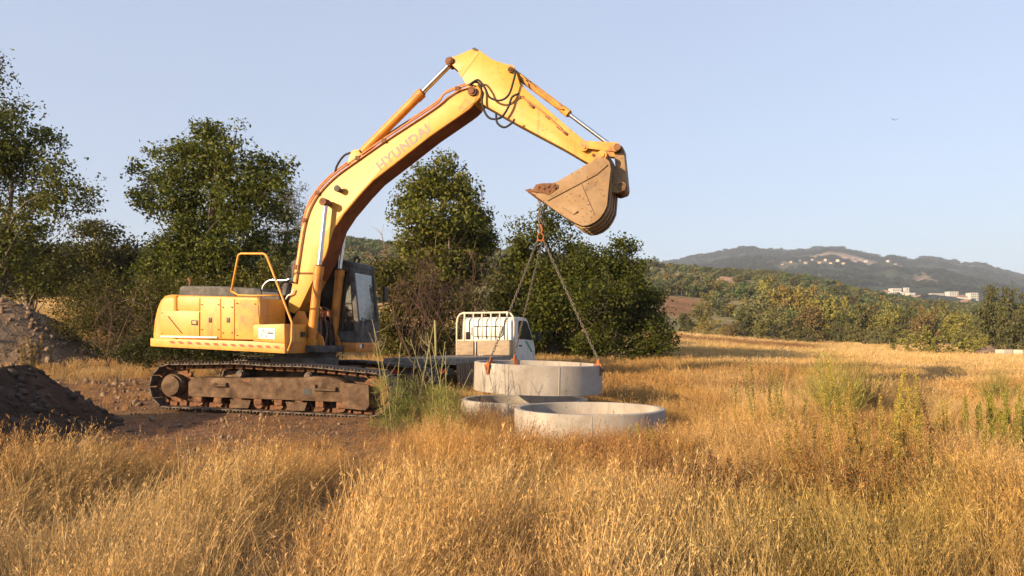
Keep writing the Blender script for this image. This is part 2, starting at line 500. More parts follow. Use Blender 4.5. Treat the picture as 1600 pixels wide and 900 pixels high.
def ground_mesh():
    ys = np.concatenate([np.linspace(-60, 2, 16, endpoint=False), np.linspace(2, 30, 170, endpoint=False), np.geomspace(30, 150, 90, endpoint=False), np.geomspace(150, 9000, 40)])
    t = np.linspace(-1, 1, 241)
    t = np.sign(t) * np.abs(t) ** 1.25
    Y, T = np.meshgrid(ys, t, indexing='ij')
    X = T * (26 + 1.05 * np.abs(Y))
    Z = hgt(X, Y)
    b = bare(X, Y)
    Z = Z + b * 0.05 * vnoise(X, Y, 21, 3, 2.2)
    n, m = Y.shape
    idx = np.arange(n * m).reshape(n, m)
    F = np.stack([idx[:-1, :-1], idx[:-1, 1:], idx[1:, 1:], idx[1:, :-1]], -1).reshape(-1, 4)
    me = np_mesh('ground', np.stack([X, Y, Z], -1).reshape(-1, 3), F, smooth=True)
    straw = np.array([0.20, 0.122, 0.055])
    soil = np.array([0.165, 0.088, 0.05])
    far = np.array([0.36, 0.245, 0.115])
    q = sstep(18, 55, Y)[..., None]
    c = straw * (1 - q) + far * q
    v = vnoise(X, Y, 31, 4, 0.12)[..., None]
    c = c * (1 + 0.22 * v)
    s_ = X / np.maximum(Y, 4)
    bank = (np.exp(-((Y - 66 - 6 * vnoise(X, Y, 4, 2, 0.05)) / 9) ** 2) * sstep(0.12, 0.2, s_) * (1 - sstep(0.36, 0.44, s_)))[..., None]
    c = c * (1 - bank) + np.array([0.20, 0.115, 0.06]) * bank       # ploughed brown strip below the stubble
    c = c * (1 - b[..., None]) + soil * b[..., None]
    at_ = me.color_attributes.new('soil_colour', 'FLOAT_COLOR', 'POINT')
    at_.data.foreach_set('color', np.concatenate([np.clip(c, 0, 1), np.ones((n, m, 1))], -1).astype(np.float32).ravel())
    return me

def attr_mat(name, attr, scale=6.0, amt=0.5, bump=0.03, bscale=20, rough=1.0, coord='Object'):
    m = bpy.data.materials.new(name)
    m.use_nodes = True
    N, L = m.node_tree.nodes, m.node_tree.links
    b = N['Principled BSDF']
    b.inputs['Roughness'].default_value = rough
    b.inputs['Specular IOR Level'].default_value = 0.08
    a = N.new('ShaderNodeAttribute'); a.attribute_name = attr
    tc = N.new('ShaderNodeTexCoord')
    no = N.new('ShaderNodeTexNoise'); no.inputs['Scale'].default_value = scale; no.inputs['Detail'].default_value = 10; no.inputs['Roughness'].default_value = 0.7
    L.new(tc.outputs[coord], no.inputs['Vector'])
    mr = N.new('ShaderNodeMapRange')
    mr.inputs['From Min'].default_value, mr.inputs['From Max'].default_value = 0.3, 0.7
    mr.inputs['To Min'].default_value, mr.inputs['To Max'].default_value = 1 - amt, 1 + amt
    L.new(no.outputs['Fac'], mr.inputs['Value'])
    mx = N.new('ShaderNodeVectorMath'); mx.operation = 'SCALE'
    L.new(a.outputs['Color'], mx.inputs[0]); L.new(mr.outputs['Result'], mx.inputs['Scale'])
    L.new(mx.outputs['Vector'], b.inputs['Base Color'])
    n2 = N.new('ShaderNodeTexNoise'); n2.inputs['Scale'].default_value = bscale; n2.inputs['Detail'].default_value = 8
    L.new(tc.outputs[coord], n2.inputs['Vector'])
    bp = N.new('ShaderNodeBump'); bp.inputs['Distance'].default_value = bump
    L.new(n2.outputs['Fac'], bp.inputs['Height']); L.new(bp.outputs['Normal'], b.inputs['Normal'])
    return m

link('ground', ground_mesh(), attr_mat('soil', 'soil_colour', 5.0, 0.45, 0.04, 14), kind='structure')

# the wooded slope behind the field
RIDGE = np.array([(-700, 410), (-300, 404), (0, 402), (300, 398), (480, 388), (545, 381), (620, 388), (700, 396), (790, 399), (900, 404), (1000, 412), (1040, 418), (1100, 424), (1200, 429), (1270, 437), (1330, 452), (1400, 468), (1500, 480), (1700, 492), (2300, 500)], float)
HILL_D = 380.0
_rs = (RIDGE[:, 0] - 800) / FPX
_rz = np.array([at(p[0], p[1], HILL_D)[2] for p in RIDGE])
def hill_z(s, D):
    r = np.interp(s, _rs, _rz)
    b = hgt(s * D, D) * 0 + np.interp(s, [-.8, -.1, .2, .4, 1], [6, 4.5, 1.6, 0.0, -1.5])
    t = np.clip((D - 112) / (HILL_D - 112), 0, 1)
    f = t * (1.12 - 0.12 * t)
    back = 1 - 0.35 * sstep(HILL_D + 15, 800, D)
    z = b + (r - b) * f * back
    return z + 1.3 * vnoise(s * D, D, 41, 3, 0.02) * sstep(0, 0.3, t) * (1 - sstep(0.7, 1, t)) - 1.2 * (1 - sstep(112, 125, D))

def red_field(s, D):
    n = 0.012 * vnoise(s * 40, D * 0.1, 8, 2, 1.0)
    return sstep(0.175, 0.19, s + n) * (1 - sstep(0.235, 0.275, s + n)) * sstep(140, 148, D + 700 * n) * (1 - sstep(180, 188, D + 500 * n))

def hill_mesh():
    D = np.concatenate([np.linspace(112, 400, 110, endpoint=False), np.linspace(400, 800, 14)])
    s = np.linspace(-1.15, 1.15, 300)
    DD, S = np.meshgrid(D, s, indexing='ij')
    Z = hill_z(S, DD)
    n, m = DD.shape
    idx = np.arange(n * m).reshape(n, m)
    F = np.stack([idx[:-1, :-1], idx[:-1, 1:], idx[1:, 1:], idx[1:, :-1]], -1).reshape(-1, 4)
    me = np_mesh('hill', np.stack([S * DD, DD, Z], -1).reshape(-1, 3), F, smooth=True)
    v = vnoise(S * DD, DD, 51, 4, 0.025)[..., None]
    c = np.array([0.25, 0.20, 0.092]) + v * np.array([0.12, 0.075, 0.03])
    r = red_field(S, DD)[..., None]
    c = c * (1 - r) + np.array([0.22, 0.115, 0.06]) * r
    clearing = (np.exp(-((S - 0.262) / 0.04) ** 2 - ((DD - 296) / 16) ** 2) + np.exp(-((S - 0.41) / 0.012) ** 2 - ((DD - 300) / 12) ** 2))[..., None]
    clearing = np.clip(clearing * 1.5, 0, 1)
    c = c * (1 - clearing) + np.array([0.42, 0.25, 0.15]) * clearing
    a = me.color_attributes.new('soil_colour', 'FLOAT_COLOR', 'POINT')
    a.data.foreach_set('color', np.concatenate([np.clip(c, 0.01, 1), np.ones((n, m, 1))], -1).astype(np.float32).ravel())
    return me
link('hill', hill_mesh(), attr_mat('hill_soil', 'soil_colour', 0.25, 0.4, 0.3, 1.2), kind='structure')

# the far mountain
FAR = np.array([(-900, 470), (300, 470), (800, 455), (960, 430), (1020, 418), (1050, 412), (1090, 403), (1140, 394), (1165, 390), (1200, 391), (1235, 392), (1270, 391), (1298, 388), (1320, 390), (1345, 396), (1385, 405), (1393, 402), (1404, 402), (1414, 407), (1432, 409), (1448, 405), (1466, 407), (1485, 412), (1510, 418), (1535, 420), (1560, 426), (1600, 433), (1700, 446), (1900, 462), (2600, 480)], float)
FAR_D = 2600.0
_fs = (FAR[:, 0] - 800) / FPX
_fz = np.array([at(p[0], p[1], FAR_D)[2] for p in FAR])
def far_z(s, D):
    r = np.interp(s, _fs, _fz)
    t = np.clip((D - 700) / (FAR_D - 700), 0, 1)
    f = 0.10 + 0.90 * t ** 1.05
    z = r * f * (1 - 0.5 * sstep(FAR_D + 50, 3400, D))
    rough = vnoise(s * D, D, 61, 5, 0.0035, 0.55)
    return z + 26 * rough * sstep(0.12, 0.5, t) * (1 - 0.75 * sstep(0.86, 1.0, t)) + 5 * vnoise(s * D, D, 63, 3, 0.03)

def far_mesh():
    D = np.concatenate([np.linspace(700, 2600, 150), np.linspace(2640, 3400, 12)])
    s = np.linspace(-1.3, 1.3, 620)
    DD, S = np.meshgrid(D, s, indexing='ij')
    Z = far_z(S, DD)
    n, m = DD.shape
    idx = np.arange(n * m).reshape(n, m)
    F = np.stack([idx[:-1, :-1], idx[:-1, 1:], idx[1:, 1:], idx[1:, :-1]], -1).reshape(-1, 4)
    me = np_mesh('mountain', np.stack([S * DD, DD, Z], -1).reshape(-1, 3), F, smooth=True)
    v = vnoise(S * DD, DD, 71, 5, 0.006)[..., None]
    w = vnoise(S * DD, DD, 73, 4, 0.03)[..., None]
    c = np.array([0.050, 0.052, 0.026]) * (1 + 0.5 * v + 0.5 * w)
    tan = np.clip((v - 0.20) * 4, 0, 1) * np.clip((w + 0.1) * 3, 0, 1) * 0.45
    c = c * (1 - tan) + np.array([0.23, 0.155, 0.095]) * tan
    def spot(px, py0, D0, ws, wd):
        s0 = (px - 800) / FPX
        return np.exp(-((S - s0) / ws) ** 2 - ((DD - D0) / wd) ** 2)[..., None]
    sp = np.clip(1.6 * (spot(1365, 0, 2450, .016, 90) + spot(1340, 0, 1900, .03, 90) + spot(1300, 0, 1950, .03, 60) + 0.8 * spot(1445, 0, 1350, .014, 60)) * (0.7 + 0.7 * w), 0, 1)
    c = c * (1 - sp) + np.array([0.34, 0.225, 0.15]) * sp
    a = me.color_attributes.new('soil_colour', 'FLOAT_COLOR', 'POINT')
    a.data.foreach_set('color', np.concatenate([np.clip(c, 0.005, 1), np.ones((n, m, 1))], -1).astype(np.float32).ravel())
    return me
link('mountain', far_mesh(), attr_mat('mountain_cover', 'soil_colour', 0.05, 0.55, 3.0, 0.12), kind='structure')

# ------------------------------------------------------------------ foliage
def unit(v):
    return v / np.maximum(np.linalg.norm(v, axis=-1, keepdims=True), 1e-9)

def leaf_quads(P, size, rng, up=0.35, aspect=0.62, fold=0.12):
    """one four-cornered leaf at each point"""
    n = len(P)
    nrm = unit(rng.normal(size=(n, 3)) + np.array([0, 0, up * 2]))
    a = rng.normal(size=(n, 3))
    a[:, 2] -= 0.35
    a = unit(a - nrm * np.sum(a * nrm, 1, keepdims=True))
    b = np.cross(nrm, a)
    L = (size * rng.uniform(0.65, 1.35, n))[:, None]
    W = L * aspect * 0.5
    V = np.stack([P - a * L * 0.5, P + b * W + nrm * L * fold, P + a * L * 0.5, P - b * W + nrm * L * fold], 1).reshape(-1, 3)
    F = np.arange(4 * n).reshape(n, 4)
    return V, F

def crown_points(blobs, n, rng, twig=0.22, per=16, shell=0.5, bough=11):
    """leaf positions gathered on twigs that fill uneven blobs (cx,cy,cz,rx,ry,rz)"""
    B = np.array(blobs, float)
    w = (B[:, 3] * B[:, 5]) ** 1.0
    w /= w.sum()
    nt = max(4, n // per)
    k = rng.choice(len(B), nt, p=w)
    nb = bough * len(B)                                      # boughs: clumps of twigs with air between them
    kb = np.concatenate([np.arange(len(B)), rng.choice(len(B), nb - len(B), p=w)])
    db = unit(rng.normal(size=(nb, 3)))
    rb = shell + (1 - shell) * rng.uniform(0, 1, nb) ** 0.7
    C = B[kb, :3] + db * B[kb, 3:6] * (rb * (1 + 0.10 * np.clip(rng.normal(size=nb), -1.2, 1.2)))[:, None]
    Rb = B[kb, 3:6] * (rng.uniform(0.20, 0.47, nb))[:, None]
    wb = (Rb[:, 0] * Rb[:, 2]) ** 0.8
    j = rng.choice(nb, nt, p=wb / wb.sum())
    d = unit(rng.normal(size=(nt, 3)))
    T = C[j] + d * Rb[j] * (rng.uniform(0, 1, nt) ** 0.45)[:, None] * np.array([1, 1, 0.8])
    inner = rng.uniform(0, 1, nt) < 0.17                     # thin inner foliage
    T[inner] = B[k[inner], :3] + d[inner] * B[k[inner], 3:6] * rng.uniform(0.2, 0.9, (inner.sum(), 1))
    j = rng.integers(0, nt, n)
    sg = twig * rng.uniform(0.5, 1.4, nt)[j][:, None]
    P = T[j] + np.clip(rng.normal(size=(n, 3)), -1.35, 1.35) * sg * np.array([1, 1, 0.75])
    return P, T

def limbs(base, blobs, T, rng, r0, nlimb=10, lean=0.0, seg=7, fork=0.35):
    """trunk, limbs to the blobs, branchlets to some twigs"""
    mb = MB()
    B = np.array(blobs, float)
    top = B[np.argmax(B[:, 2])]
    base = np.array(base, float)
    cen = np.average(B[:, :3], axis=0, weights=B[:, 3])
    tr = smooth_path([base, base * (1 - fork) + cen * fork + rng.normal(size=3) * [.1, .1, 0], cen, cen * 0.3 + top[:3] * 0.7], 5)
    R = np.linspace(1, 0.18, len(tr)) * r0
    R[0] *= 1.35
    mb.tube(tr, R, seg)
    tr = np.array(tr)
    ends = [b[:3] for b in B]
    extra = T[rng.choice(len(T), min(nlimb * 3, len(T)), replace=False)]
    for i, e in enumerate(list(ends) + list(extra)):
        lo = len(tr) // 5
        q = tr[rng.integers(lo, len(tr) - 1)] if i >= len(ends) else tr[min(len(tr) - 2, lo + i % max(1, len(tr) - lo - 2))]
        if q[2] > e[2] + 0.3:
            q = tr[lo]
        m = (q + e) / 2 + rng.normal(size=3) * 0.12 * np.linalg.norm(e - q) + [0, 0, 0.1 * np.linalg.norm(e - q)]
        p = smooth_path([q, m, e], 4)
        rr = r0 * (0.30 if i < len(ends) else 0.13)
        mb.tube(p, np.linspace(rr, rr * 0.12, len(p)), 5)
    return mb

def tree(name, label, cat, blobs_px, D, base_px, n, leaf, colour, r0=0.16, seed=1, depth=0.9, twig=0.22, per=16, group=None, nlimb=10, up=0.35, bark='bark', shell=0.5, mat='leaves', aspect=0.62):
    rng = np.random.default_rng(seed)
    bx = at(base_px, 500, D)[0]
    base = np.array([bx, D, hz(bx, D) - 0.08])
    bl = []
    for (px, py, rx, ry) in blobs_px:
        dy = rng.uniform(-0.5, 0.5) * rx / FPX * D
        c = at(px, py, D + dy)
        k = (D + dy) / FPX
        bl.append((c[0] - base[0], c[1] - base[1], c[2] - base[2], rx * k, rx * k * depth, ry * k))
    root = empty(name, base, label=label, cat=cat, group=group)
    P, T = crown_points(bl, n, rng, twig, per, shell)
    keep = P[:, 2] > 0.05
    V, F = leaf_quads(P[keep], leaf, rng, up, aspect)
    cr = link('crown', np_mesh('crown', V, F), MATS[mat], parent=root)
    cr.color = (*colour, 1)
    limbs((0, 0, 0), bl, T, rng, r0, nlimb).build('trunk', MATS[bark], root)
    return root


# ------------------------------------------------------------------ the trees by the yard
GREEN, DARK, OLIVE, GOLD, RUST, GREY = (0.080, 0.105, 0.026), (0.046, 0.060, 0.020), (0.095, 0.100, 0.032), (0.20, 0.165, 0.036), (0.20, 0.115, 0.035), (0.085, 0.095, 0.055)
tree('poplar_tree', 'tall loose poplar at the left edge, its leaning crown reaching into the sky', 'tree',
     [(-20, 130, 42, 50), (5, 215, 62, 50), (60, 250, 45, 40), (100, 290, 45, 35), (130, 300, 26, 24), (20, 300, 60, 45), (60, 340, 50, 35), (-40, 240, 60, 80), (-30, 380, 60, 60), (30, 395, 50, 45), (-60, 90, 40, 40), (20, 170, 30, 28), (5, 345, 50, 40), (70, 300, 40, 34), (10, 260, 45, 40), (25, 430, 50, 36)],
     26, -40, 25500, 0.118, (0.107, 0.116, 0.021), 0.13, 11, per=14, nlimb=14, twig=0.24)
tree('broadleaf_tree', 'big dark green broadleaf tree behind the back of the excavator', 'tree',
     [(340, 235, 62, 48), (280, 260, 55, 42), (395, 275, 55, 40), (260, 320, 42, 45), (330, 320, 75, 60), (410, 335, 52, 48), (270, 385, 50, 42), (360, 400, 80, 55), (430, 395, 40, 42), (300, 440, 60, 45), (370, 200, 18, 14), (240, 290, 18, 22)],
     27, 330, 40500, 0.127, (0.089, 0.102, 0.016), 0.26, 12, per=18, nlimb=16)
tree('feathery_tree', 'small grey green feathery tree beside the boom, behind the dark broadleaf tree', 'tree',
     [(455, 300, 30, 24), (462, 335, 24, 26), (440, 320, 30, 30), (445, 370, 35, 40)], 36, 440, 6300, 0.122, (0.126, 0.116, 0.050), 0.1, 13, per=10, aspect=0.3)
tree('round_tree', 'round dark tree between the left edge poplar and the big broadleaf tree', 'tree',
     [(158, 388, 55, 40), (185, 410, 45, 45), (120, 420, 50, 45), (160, 450, 70, 40), (200, 460, 45, 40)], 37, 160, 19500, 0.150, (0.078, 0.073, 0.015), 0.2, 14, per=20, twig=0.3)
tree('dark_tree', 'low dark tree under the poplar, right behind the brown earth mound', 'tree',
     [(40, 410, 60, 45), (-20, 430, 70, 45), (90, 425, 45, 45), (60, 445, 50, 28)], 31, 50, 16500, 0.132, (0.070, 0.072, 0.015), 0.18, 15, per=18, twig=0.28)
tree('thicket', 'dark scrubby thicket between the brown earth mound and the counterweight', 'bush',
     [(120, 520, 36, 30), (160, 520, 40, 36), (205, 530, 36, 36), (245, 500, 30, 40), (110, 475, 40, 32), (150, 490, 35, 40), (195, 500, 30, 42), (215, 540, 28, 28), (180, 535, 25, 25), (140, 460, 45, 30), (225, 470, 30, 40)], 24, 180, 18000, 0.080, (0.082, 0.075, 0.017), 0.07, 16, per=12, twig=0.2, aspect=0.35)
tree('low_scrub', 'low dark scrub under the counterweight, close behind the tracks', 'bush',
     [(215, 545, 26, 22), (255, 540, 34, 22), (300, 545, 36, 20), (345, 545, 36, 20), (395, 548, 36, 20), (440, 548, 34, 20), (490, 548, 34, 18)], 19.6, 340, 15000, 0.078, (0.052, 0.058, 0.016), 0.04, 26, per=12, twig=0.16, aspect=0.4)
tree('green_bush', 'olive green bush behind the hood and handrail of the excavator', 'bush',
     [(270, 470, 50, 45), (330, 480, 60, 45), (400, 470, 60, 50), (440, 440, 30, 40), (300, 520, 60, 35), (400, 520, 60, 40)], 24, 340, 18000, 0.094, (0.099, 0.095, 0.017), 0.08, 17, per=14)
tree('broadleaf_tree', 'tall sunlit broadleaf tree in the middle, behind the white truck', 'tree',
     [(690, 280, 48, 30), (650, 310, 36, 28), (720, 310, 42, 32), (690, 345, 62, 36), (740, 345, 34, 32), (625, 340, 18, 18), (660, 390, 48, 36), (730, 385, 42, 34), (690, 425, 62, 40), (760, 375, 16, 22), (640, 430, 30, 30)],
     27, 690, 34500, 0.118, (0.114, 0.120, 0.019), 0.2, 18, per=18, nlimb=14)
tree('scrub_bush', 'shaded scrub under the tall middle tree, left of the white truck', 'bush',
     [(620, 450, 40, 45), (640, 500, 45, 45), (700, 500, 40, 45), (600, 510, 30, 45), (660, 545, 50, 25), (750, 480, 40, 45)], 25.5, 650, 18000, 0.094, (0.082, 0.078, 0.016), 0.08, 19, per=14)
tree('broadleaf_tree', 'bushy green tree whose top stands behind the chain hook', 'tree',
     [(855, 345, 32, 26), (880, 375, 42, 32), (825, 385, 34, 30), (850, 425, 62, 42), (800, 450, 42, 45), (880, 470, 60, 48), (830, 505, 62, 42), (900, 520, 50, 38), (815, 350, 14, 16), (800, 530, 40, 22), (850, 538, 46, 18), (905, 542, 40, 16)],
     27, 860, 36000, 0.104, (0.084, 0.093, 0.015), 0.2, 20, per=18)
tree('broadleaf_tree', 'wide dark green tree right of the hanging chains, branches down to the field', 'tree',
     [(960, 405, 38, 30), (925, 420, 34, 30), (985, 430, 30, 26), (950, 460, 58, 42), (1000, 475, 40, 32), (960, 510, 60, 38), (1020, 510, 34, 28), (1035, 535, 22, 20), (905, 460, 34, 45), (965, 385, 10, 12), (930, 540, 44, 18), (985, 540, 46, 18), (1025, 542, 28, 14)],
     26, 955, 33000, 0.099, (0.065, 0.075, 0.012), 0.2, 21, per=18)

def bare_tree(name, label, px, D, top_py, spread, seed, r0=0.07, levels=4, mat='pale_bark', base_z=None, kids=3):
    rng = np.random.default_rng(seed)
    x = at(px, 500, D)[0]
    z0 = hz(x, D) if base_z is None else base_z
    H = at(px, top_py, D)[2] - z0
    mb = MB()
    def grow(p, d, L, r, lv):
        n = 4
        pts = [p]
        for i in range(n):
            d = unit(d + rng.normal(size=3) * 0.16 + np.array([0, 0, 0.05]))
            pts.append(pts[-1] + d * L / n)
        mb.tube(pts, np.linspace(r, r * 0.55, n + 1), 5 if lv else 6)
        if lv >= levels: return
        for k in range(kids + (lv > 1)):
            q = pts[rng.integers(2, n + 1)]
            a = unit(d + rng.normal(size=3) * spread)
            grow(q, a, L * rng.uniform(0.55, 0.8), r * 0.55, lv + 1)
    grow(np.zeros(3), np.array([0.05, 0, 1.0]), H * 0.42, r0, 0)
    root = empty(name, (x, D, z0 - 0.05), label=label, cat='tree')
    mb.build('trunk', MATS[mat], root)
    return root
bare_tree('bare_tree', 'pale leafless tree standing behind the excavator cab', 578, 40, 335, 0.55, 5, 0.13, 4)
bare_tree('bare_tree', 'thin leafless twiggy tree between the two tall trees behind the truck', 790, 30, 325, 0.5, 9, 0.06, 4, 'dead_twig')

def brush(name, label, px0, px1, py0, py1, D, n, seed, mat='dead_twig'):
    """a tangle of dead branches"""
    rng = np.random.default_rng(seed)
    bx = at((px0 + px1) / 2, 500, D)[0]
    base = np.array([bx, D, hz(bx, D)])
    root = empty(name, base, label=label, cat='bush')
    mb = MB()
    roots = [np.array([rng.uniform(-0.5, 0.5), rng.uniform(-0.3, 0.3), 0.0]) for _ in range(4)]
    for i in range(n):
        e = at(rng.uniform(px0, px1), rng.uniform(py0, py1), D + rng.uniform(-0.9, 0.9)) - base
        st = roots[i % 4]
        q0 = st * 0.5 + e * 0.5 + rng.normal(size=3) * 0.5
        q0[2] = max(0.4, q0[2] * 0.8)
        p = smooth_path([st if i < 6 else q0, (q0 + e) / 2 + rng.normal(size=3) * 0.2, e, e + rng.normal(size=3) * 0.45 + [0, 0, -0.1]], 5)
        r = rng.uniform(0.006, 0.013) * (1.6 if i < 6 else 1)
        mb.tube(p, np.linspace(r, r * 0.2, len(p)), 4)
        for k in range(8):
            q = p[rng.integers(4, len(p))]
            e2 = q + rng.normal(size=3) * 0.34
            mb.tube(smooth_path([q, (q + e2) / 2 + rng.normal(size=3) * 0.08, e2], 3), np.linspace(r * 0.5, r * 0.15, 7), 3)
    mb.build('branches', MATS[mat], root)
brush('dead_brush', 'tangle of brown dead branches over the white truck', 650, 775, 385, 500, 24.6, 34, 23)
brush('dead_brush', 'reddish dead twigs left of the tall middle tree, over the truck bed', 612, 680, 400, 480, 24.2, 26, 24)
brush('dead_brush', 'bare dark twigs in front of the thicket behind the counterweight', 150, 235, 440, 540, 22.6, 20, 25)

# ------------------------------------------------------------------ the belt of trees beyond the field (each its own crown, shared shapes)
def belt_shapes():
    S = []
    for k, (n, bl) in enumerate([
        (3200, [(0, 0, .62, .42, .42, .34), (-.22, .1, .45, .30, .3, .34), (.25, -.1, .42, .30, .3, .34), (.05, -.2, .3, .42, .38, .28)]),
        (3600, [(-.15, 0, .7, .30, .3, .28), (.22, .05, .6, .28, .3, .3), (-.28, 0, .36, .3, .3, .32), (.2, -.15, .3, .36, .35, .28), (0, .1, .45, .3, .3, .35)]),
        (3600, [(0, 0, .62, .5, .5, .36), (-.55, .1, .5, .45, .45, .36), (.6, -.1, .45, .45, .45, .36), (.25, -.3, .3, .6, .5, .28), (-.4, -.2, .25, .55, .5, .26), (.85, 0, .25, .3, .3, .25), (-.85, 0, .25, .3, .3, .25)]),
        (3000, [(0, 0, .78, .22, .22, .22), (.05, 0, .55, .32, .32, .3), (-.1, 0, .3, .38, .36, .28), (.22, 0, .3, .26, .26, .26)]),
        (2800, [(0, 0, .85, .14, .16, .16), (-.08, 0, .62, .24, .24, .26), (.1, 0, .5, .24, .24, .28), (0, 0, .25, .28, .28, .26)])]):
        rng = np.random.default_rng(100 + k)
        P, T = crown_points(bl, n, rng, 0.045, 14, 0.55)
        V, F = leaf_quads(P, 0.048 if k != 2 else 0.060, rng, 0.35, 0.7)
        me = np_mesh('crown', V, F)
        me.materials.append(MATS['far_leaves'])
        o = limbs((0, 0, 0), bl, T, rng, 0.03, 5, seg=5).build('trunk', MATS['bark'])
        tm = o.data
        bpy.data.objects.remove(o)
        S.append((me, tm))
    return S
BELT = belt_shapes()
YG, OL, DG, GO, RU, GG = (0.225, 0.205, 0.048), (0.155, 0.142, 0.048), (0.092, 0.092, 0.034), (0.235, 0.18, 0.05), (0.18, 0.128, 0.05), (0.155, 0.150, 0.066)
belt = [
    # px, top py, width px, depth, shape, colour, kind, label
    (1100, 456, 46, 128, 0, OL, 'tree', 'rounded green tree standing alone on the red soil slope'),
    (1072, 486, 34, 112, 1, DG, 'bush', 'small dark bush on the red slope right beside the wide dark tree'),
    (1108, 494, 60, 100, 1, GO, 'bush', 'low yellow brown shrub below the red soil slope'),
    (1144, 500, 46, 98, 0, RU, 'bush', 'low rusty shrub at the foot of the red slope, by the stubble strip'),
    (1160, 478, 40, 104, 2, DG, 'tree', 'dark narrow tree at the left end of the dense tree belt'),
    (1190, 452, 78, 106, 0, GG, 'tree', 'big grey green rounded tree near the left end of the belt'),
    (1200, 433, 56, 132, 2, YG, 'tree', 'yellow green tree top rising highest behind the grey green rounded tree'),
    (1210, 486, 66, 94, 0, OL, 'tree', 'round olive green tree in front of the big grey green one'),
    (1234, 440, 66, 128, 1, GO, 'tree', 'left one of the two golden autumn trees high in the belt'),
    (1268, 446, 70, 126, 0, GO, 'tree', 'right one of the two golden autumn trees high in the belt'),
    (1262, 474, 64, 106, 1, RU, 'tree', 'brownish gold tree right below the two golden ones'),
    (1252, 506, 50, 93, 0, DG, 'bush', 'dark green bush in the shaded gap at the field edge'),
    (1298, 458, 62, 118, 1, YG, 'tree', 'yellow green tree just right of the golden trees'),
    (1312, 486, 44, 98, 2, DG, 'tree', 'dark tree behind the tall green weed of the field'),
    (1338, 498, 46, 92, 0, OL, 'tree', 'small olive green tree right of the dark one in the belt'),
    (1352, 468, 60, 125, 1, OL, 'tree', 'dull green tree in the back row under the end of the slope'),
    (1366, 508, 54, 88, 2, GG, 'bush', 'grey green reed like bush at the field edge'),
    (1388, 470, 54, 122, 0, YG, 'tree', 'light green round tree in the back row below the white town'),
    (1396, 502, 56, 90, 1, OL, 'bush', 'olive brown bush left of the broad bright bush'),
    (1420, 474, 44, 120, 1, DG, 'tree', 'dark green tree in the back row left of the orange one'),
    (1443, 477, 42, 112, 0, RU, 'tree', 'orange brown tree in the back row below the white town'),
    (1470, 468, 56, 114, 0, OL, 'tree', 'green tree right of the orange brown one in the back row'),
    (1500, 486, 52, 100, 1, YG, 'tree', 'yellowish tree left of the tall dark pair at the right edge'),
    (1510, 505, 46, 84, 0, OL, 'bush', 'olive bush tucked behind the broad bright bush'),
    (1459, 504, 124, 60, 1, (0.205, 0.19, 0.048), 'bush', 'broad bright green bush standing out into the field'),
    (1546, 440, 60, 76, 3, DG, 'tree', 'tall dark tree near the right edge, left of its twin'),
    (1574, 446, 66, 74, 2, DG, 'tree', 'broad tall dark tree at the right edge, between its neighbours'),
    (1606, 458, 70, 72, 0, DG, 'tree', 'dark tree cut off by the right edge of the photo'),
    (1532, 520, 30, 72, 0, YG, 'bush', 'small light green bush at the foot of the tall dark trees'),
]
def belt_tree(px, top, wpx, D, k, col, kind, label, group=None, seed=0, base_h=None):
    x = at(px, 500, D)[0]
    z0 = max(hz(x, D), float(hill_z(x / D, D)) if D > 118 else -9) - 0.1
    H = at(px, top, D)[2] - z0
    W = wpx / FPX * D
    root = empty('belt_tree' if kind == 'tree' else 'belt_bush', (x, D, z0), (px * 1.7) % 6.28, label=label, cat=kind, group=group)
    if k >= 2: k += 1
    if W / H > 1.35: k = 2                                  # wide bushes have a wide shape of their own
    me, tm = BELT[k]
    for nm, m_ in (('crown', me), ('trunk', tm)):
        o = link(nm, m_, None, parent=root)
        o.scale = (W / (2.15 if k == 2 else 1.0), W / (2.15 if k == 2 else 1.0), H / 0.98)
        o.color = (*col, 1)
    return root
for b in belt:
    belt_tree(*b)
belt_tree(1023, 400, 16, 372, 0, DG, 'tree', 'lone dark tree on the skyline at the left end of the slope')

# ------------------------------------------------------------------ things scattered by the thousand: geometry-node instances on points
def collection_of(name, meshes):
    c = bpy.data.collections.new(name)
    for i, m in enumerate(meshes):
        c.objects.link(bpy.data.objects.new('%s_%02d' % (name, i), m))
    return c

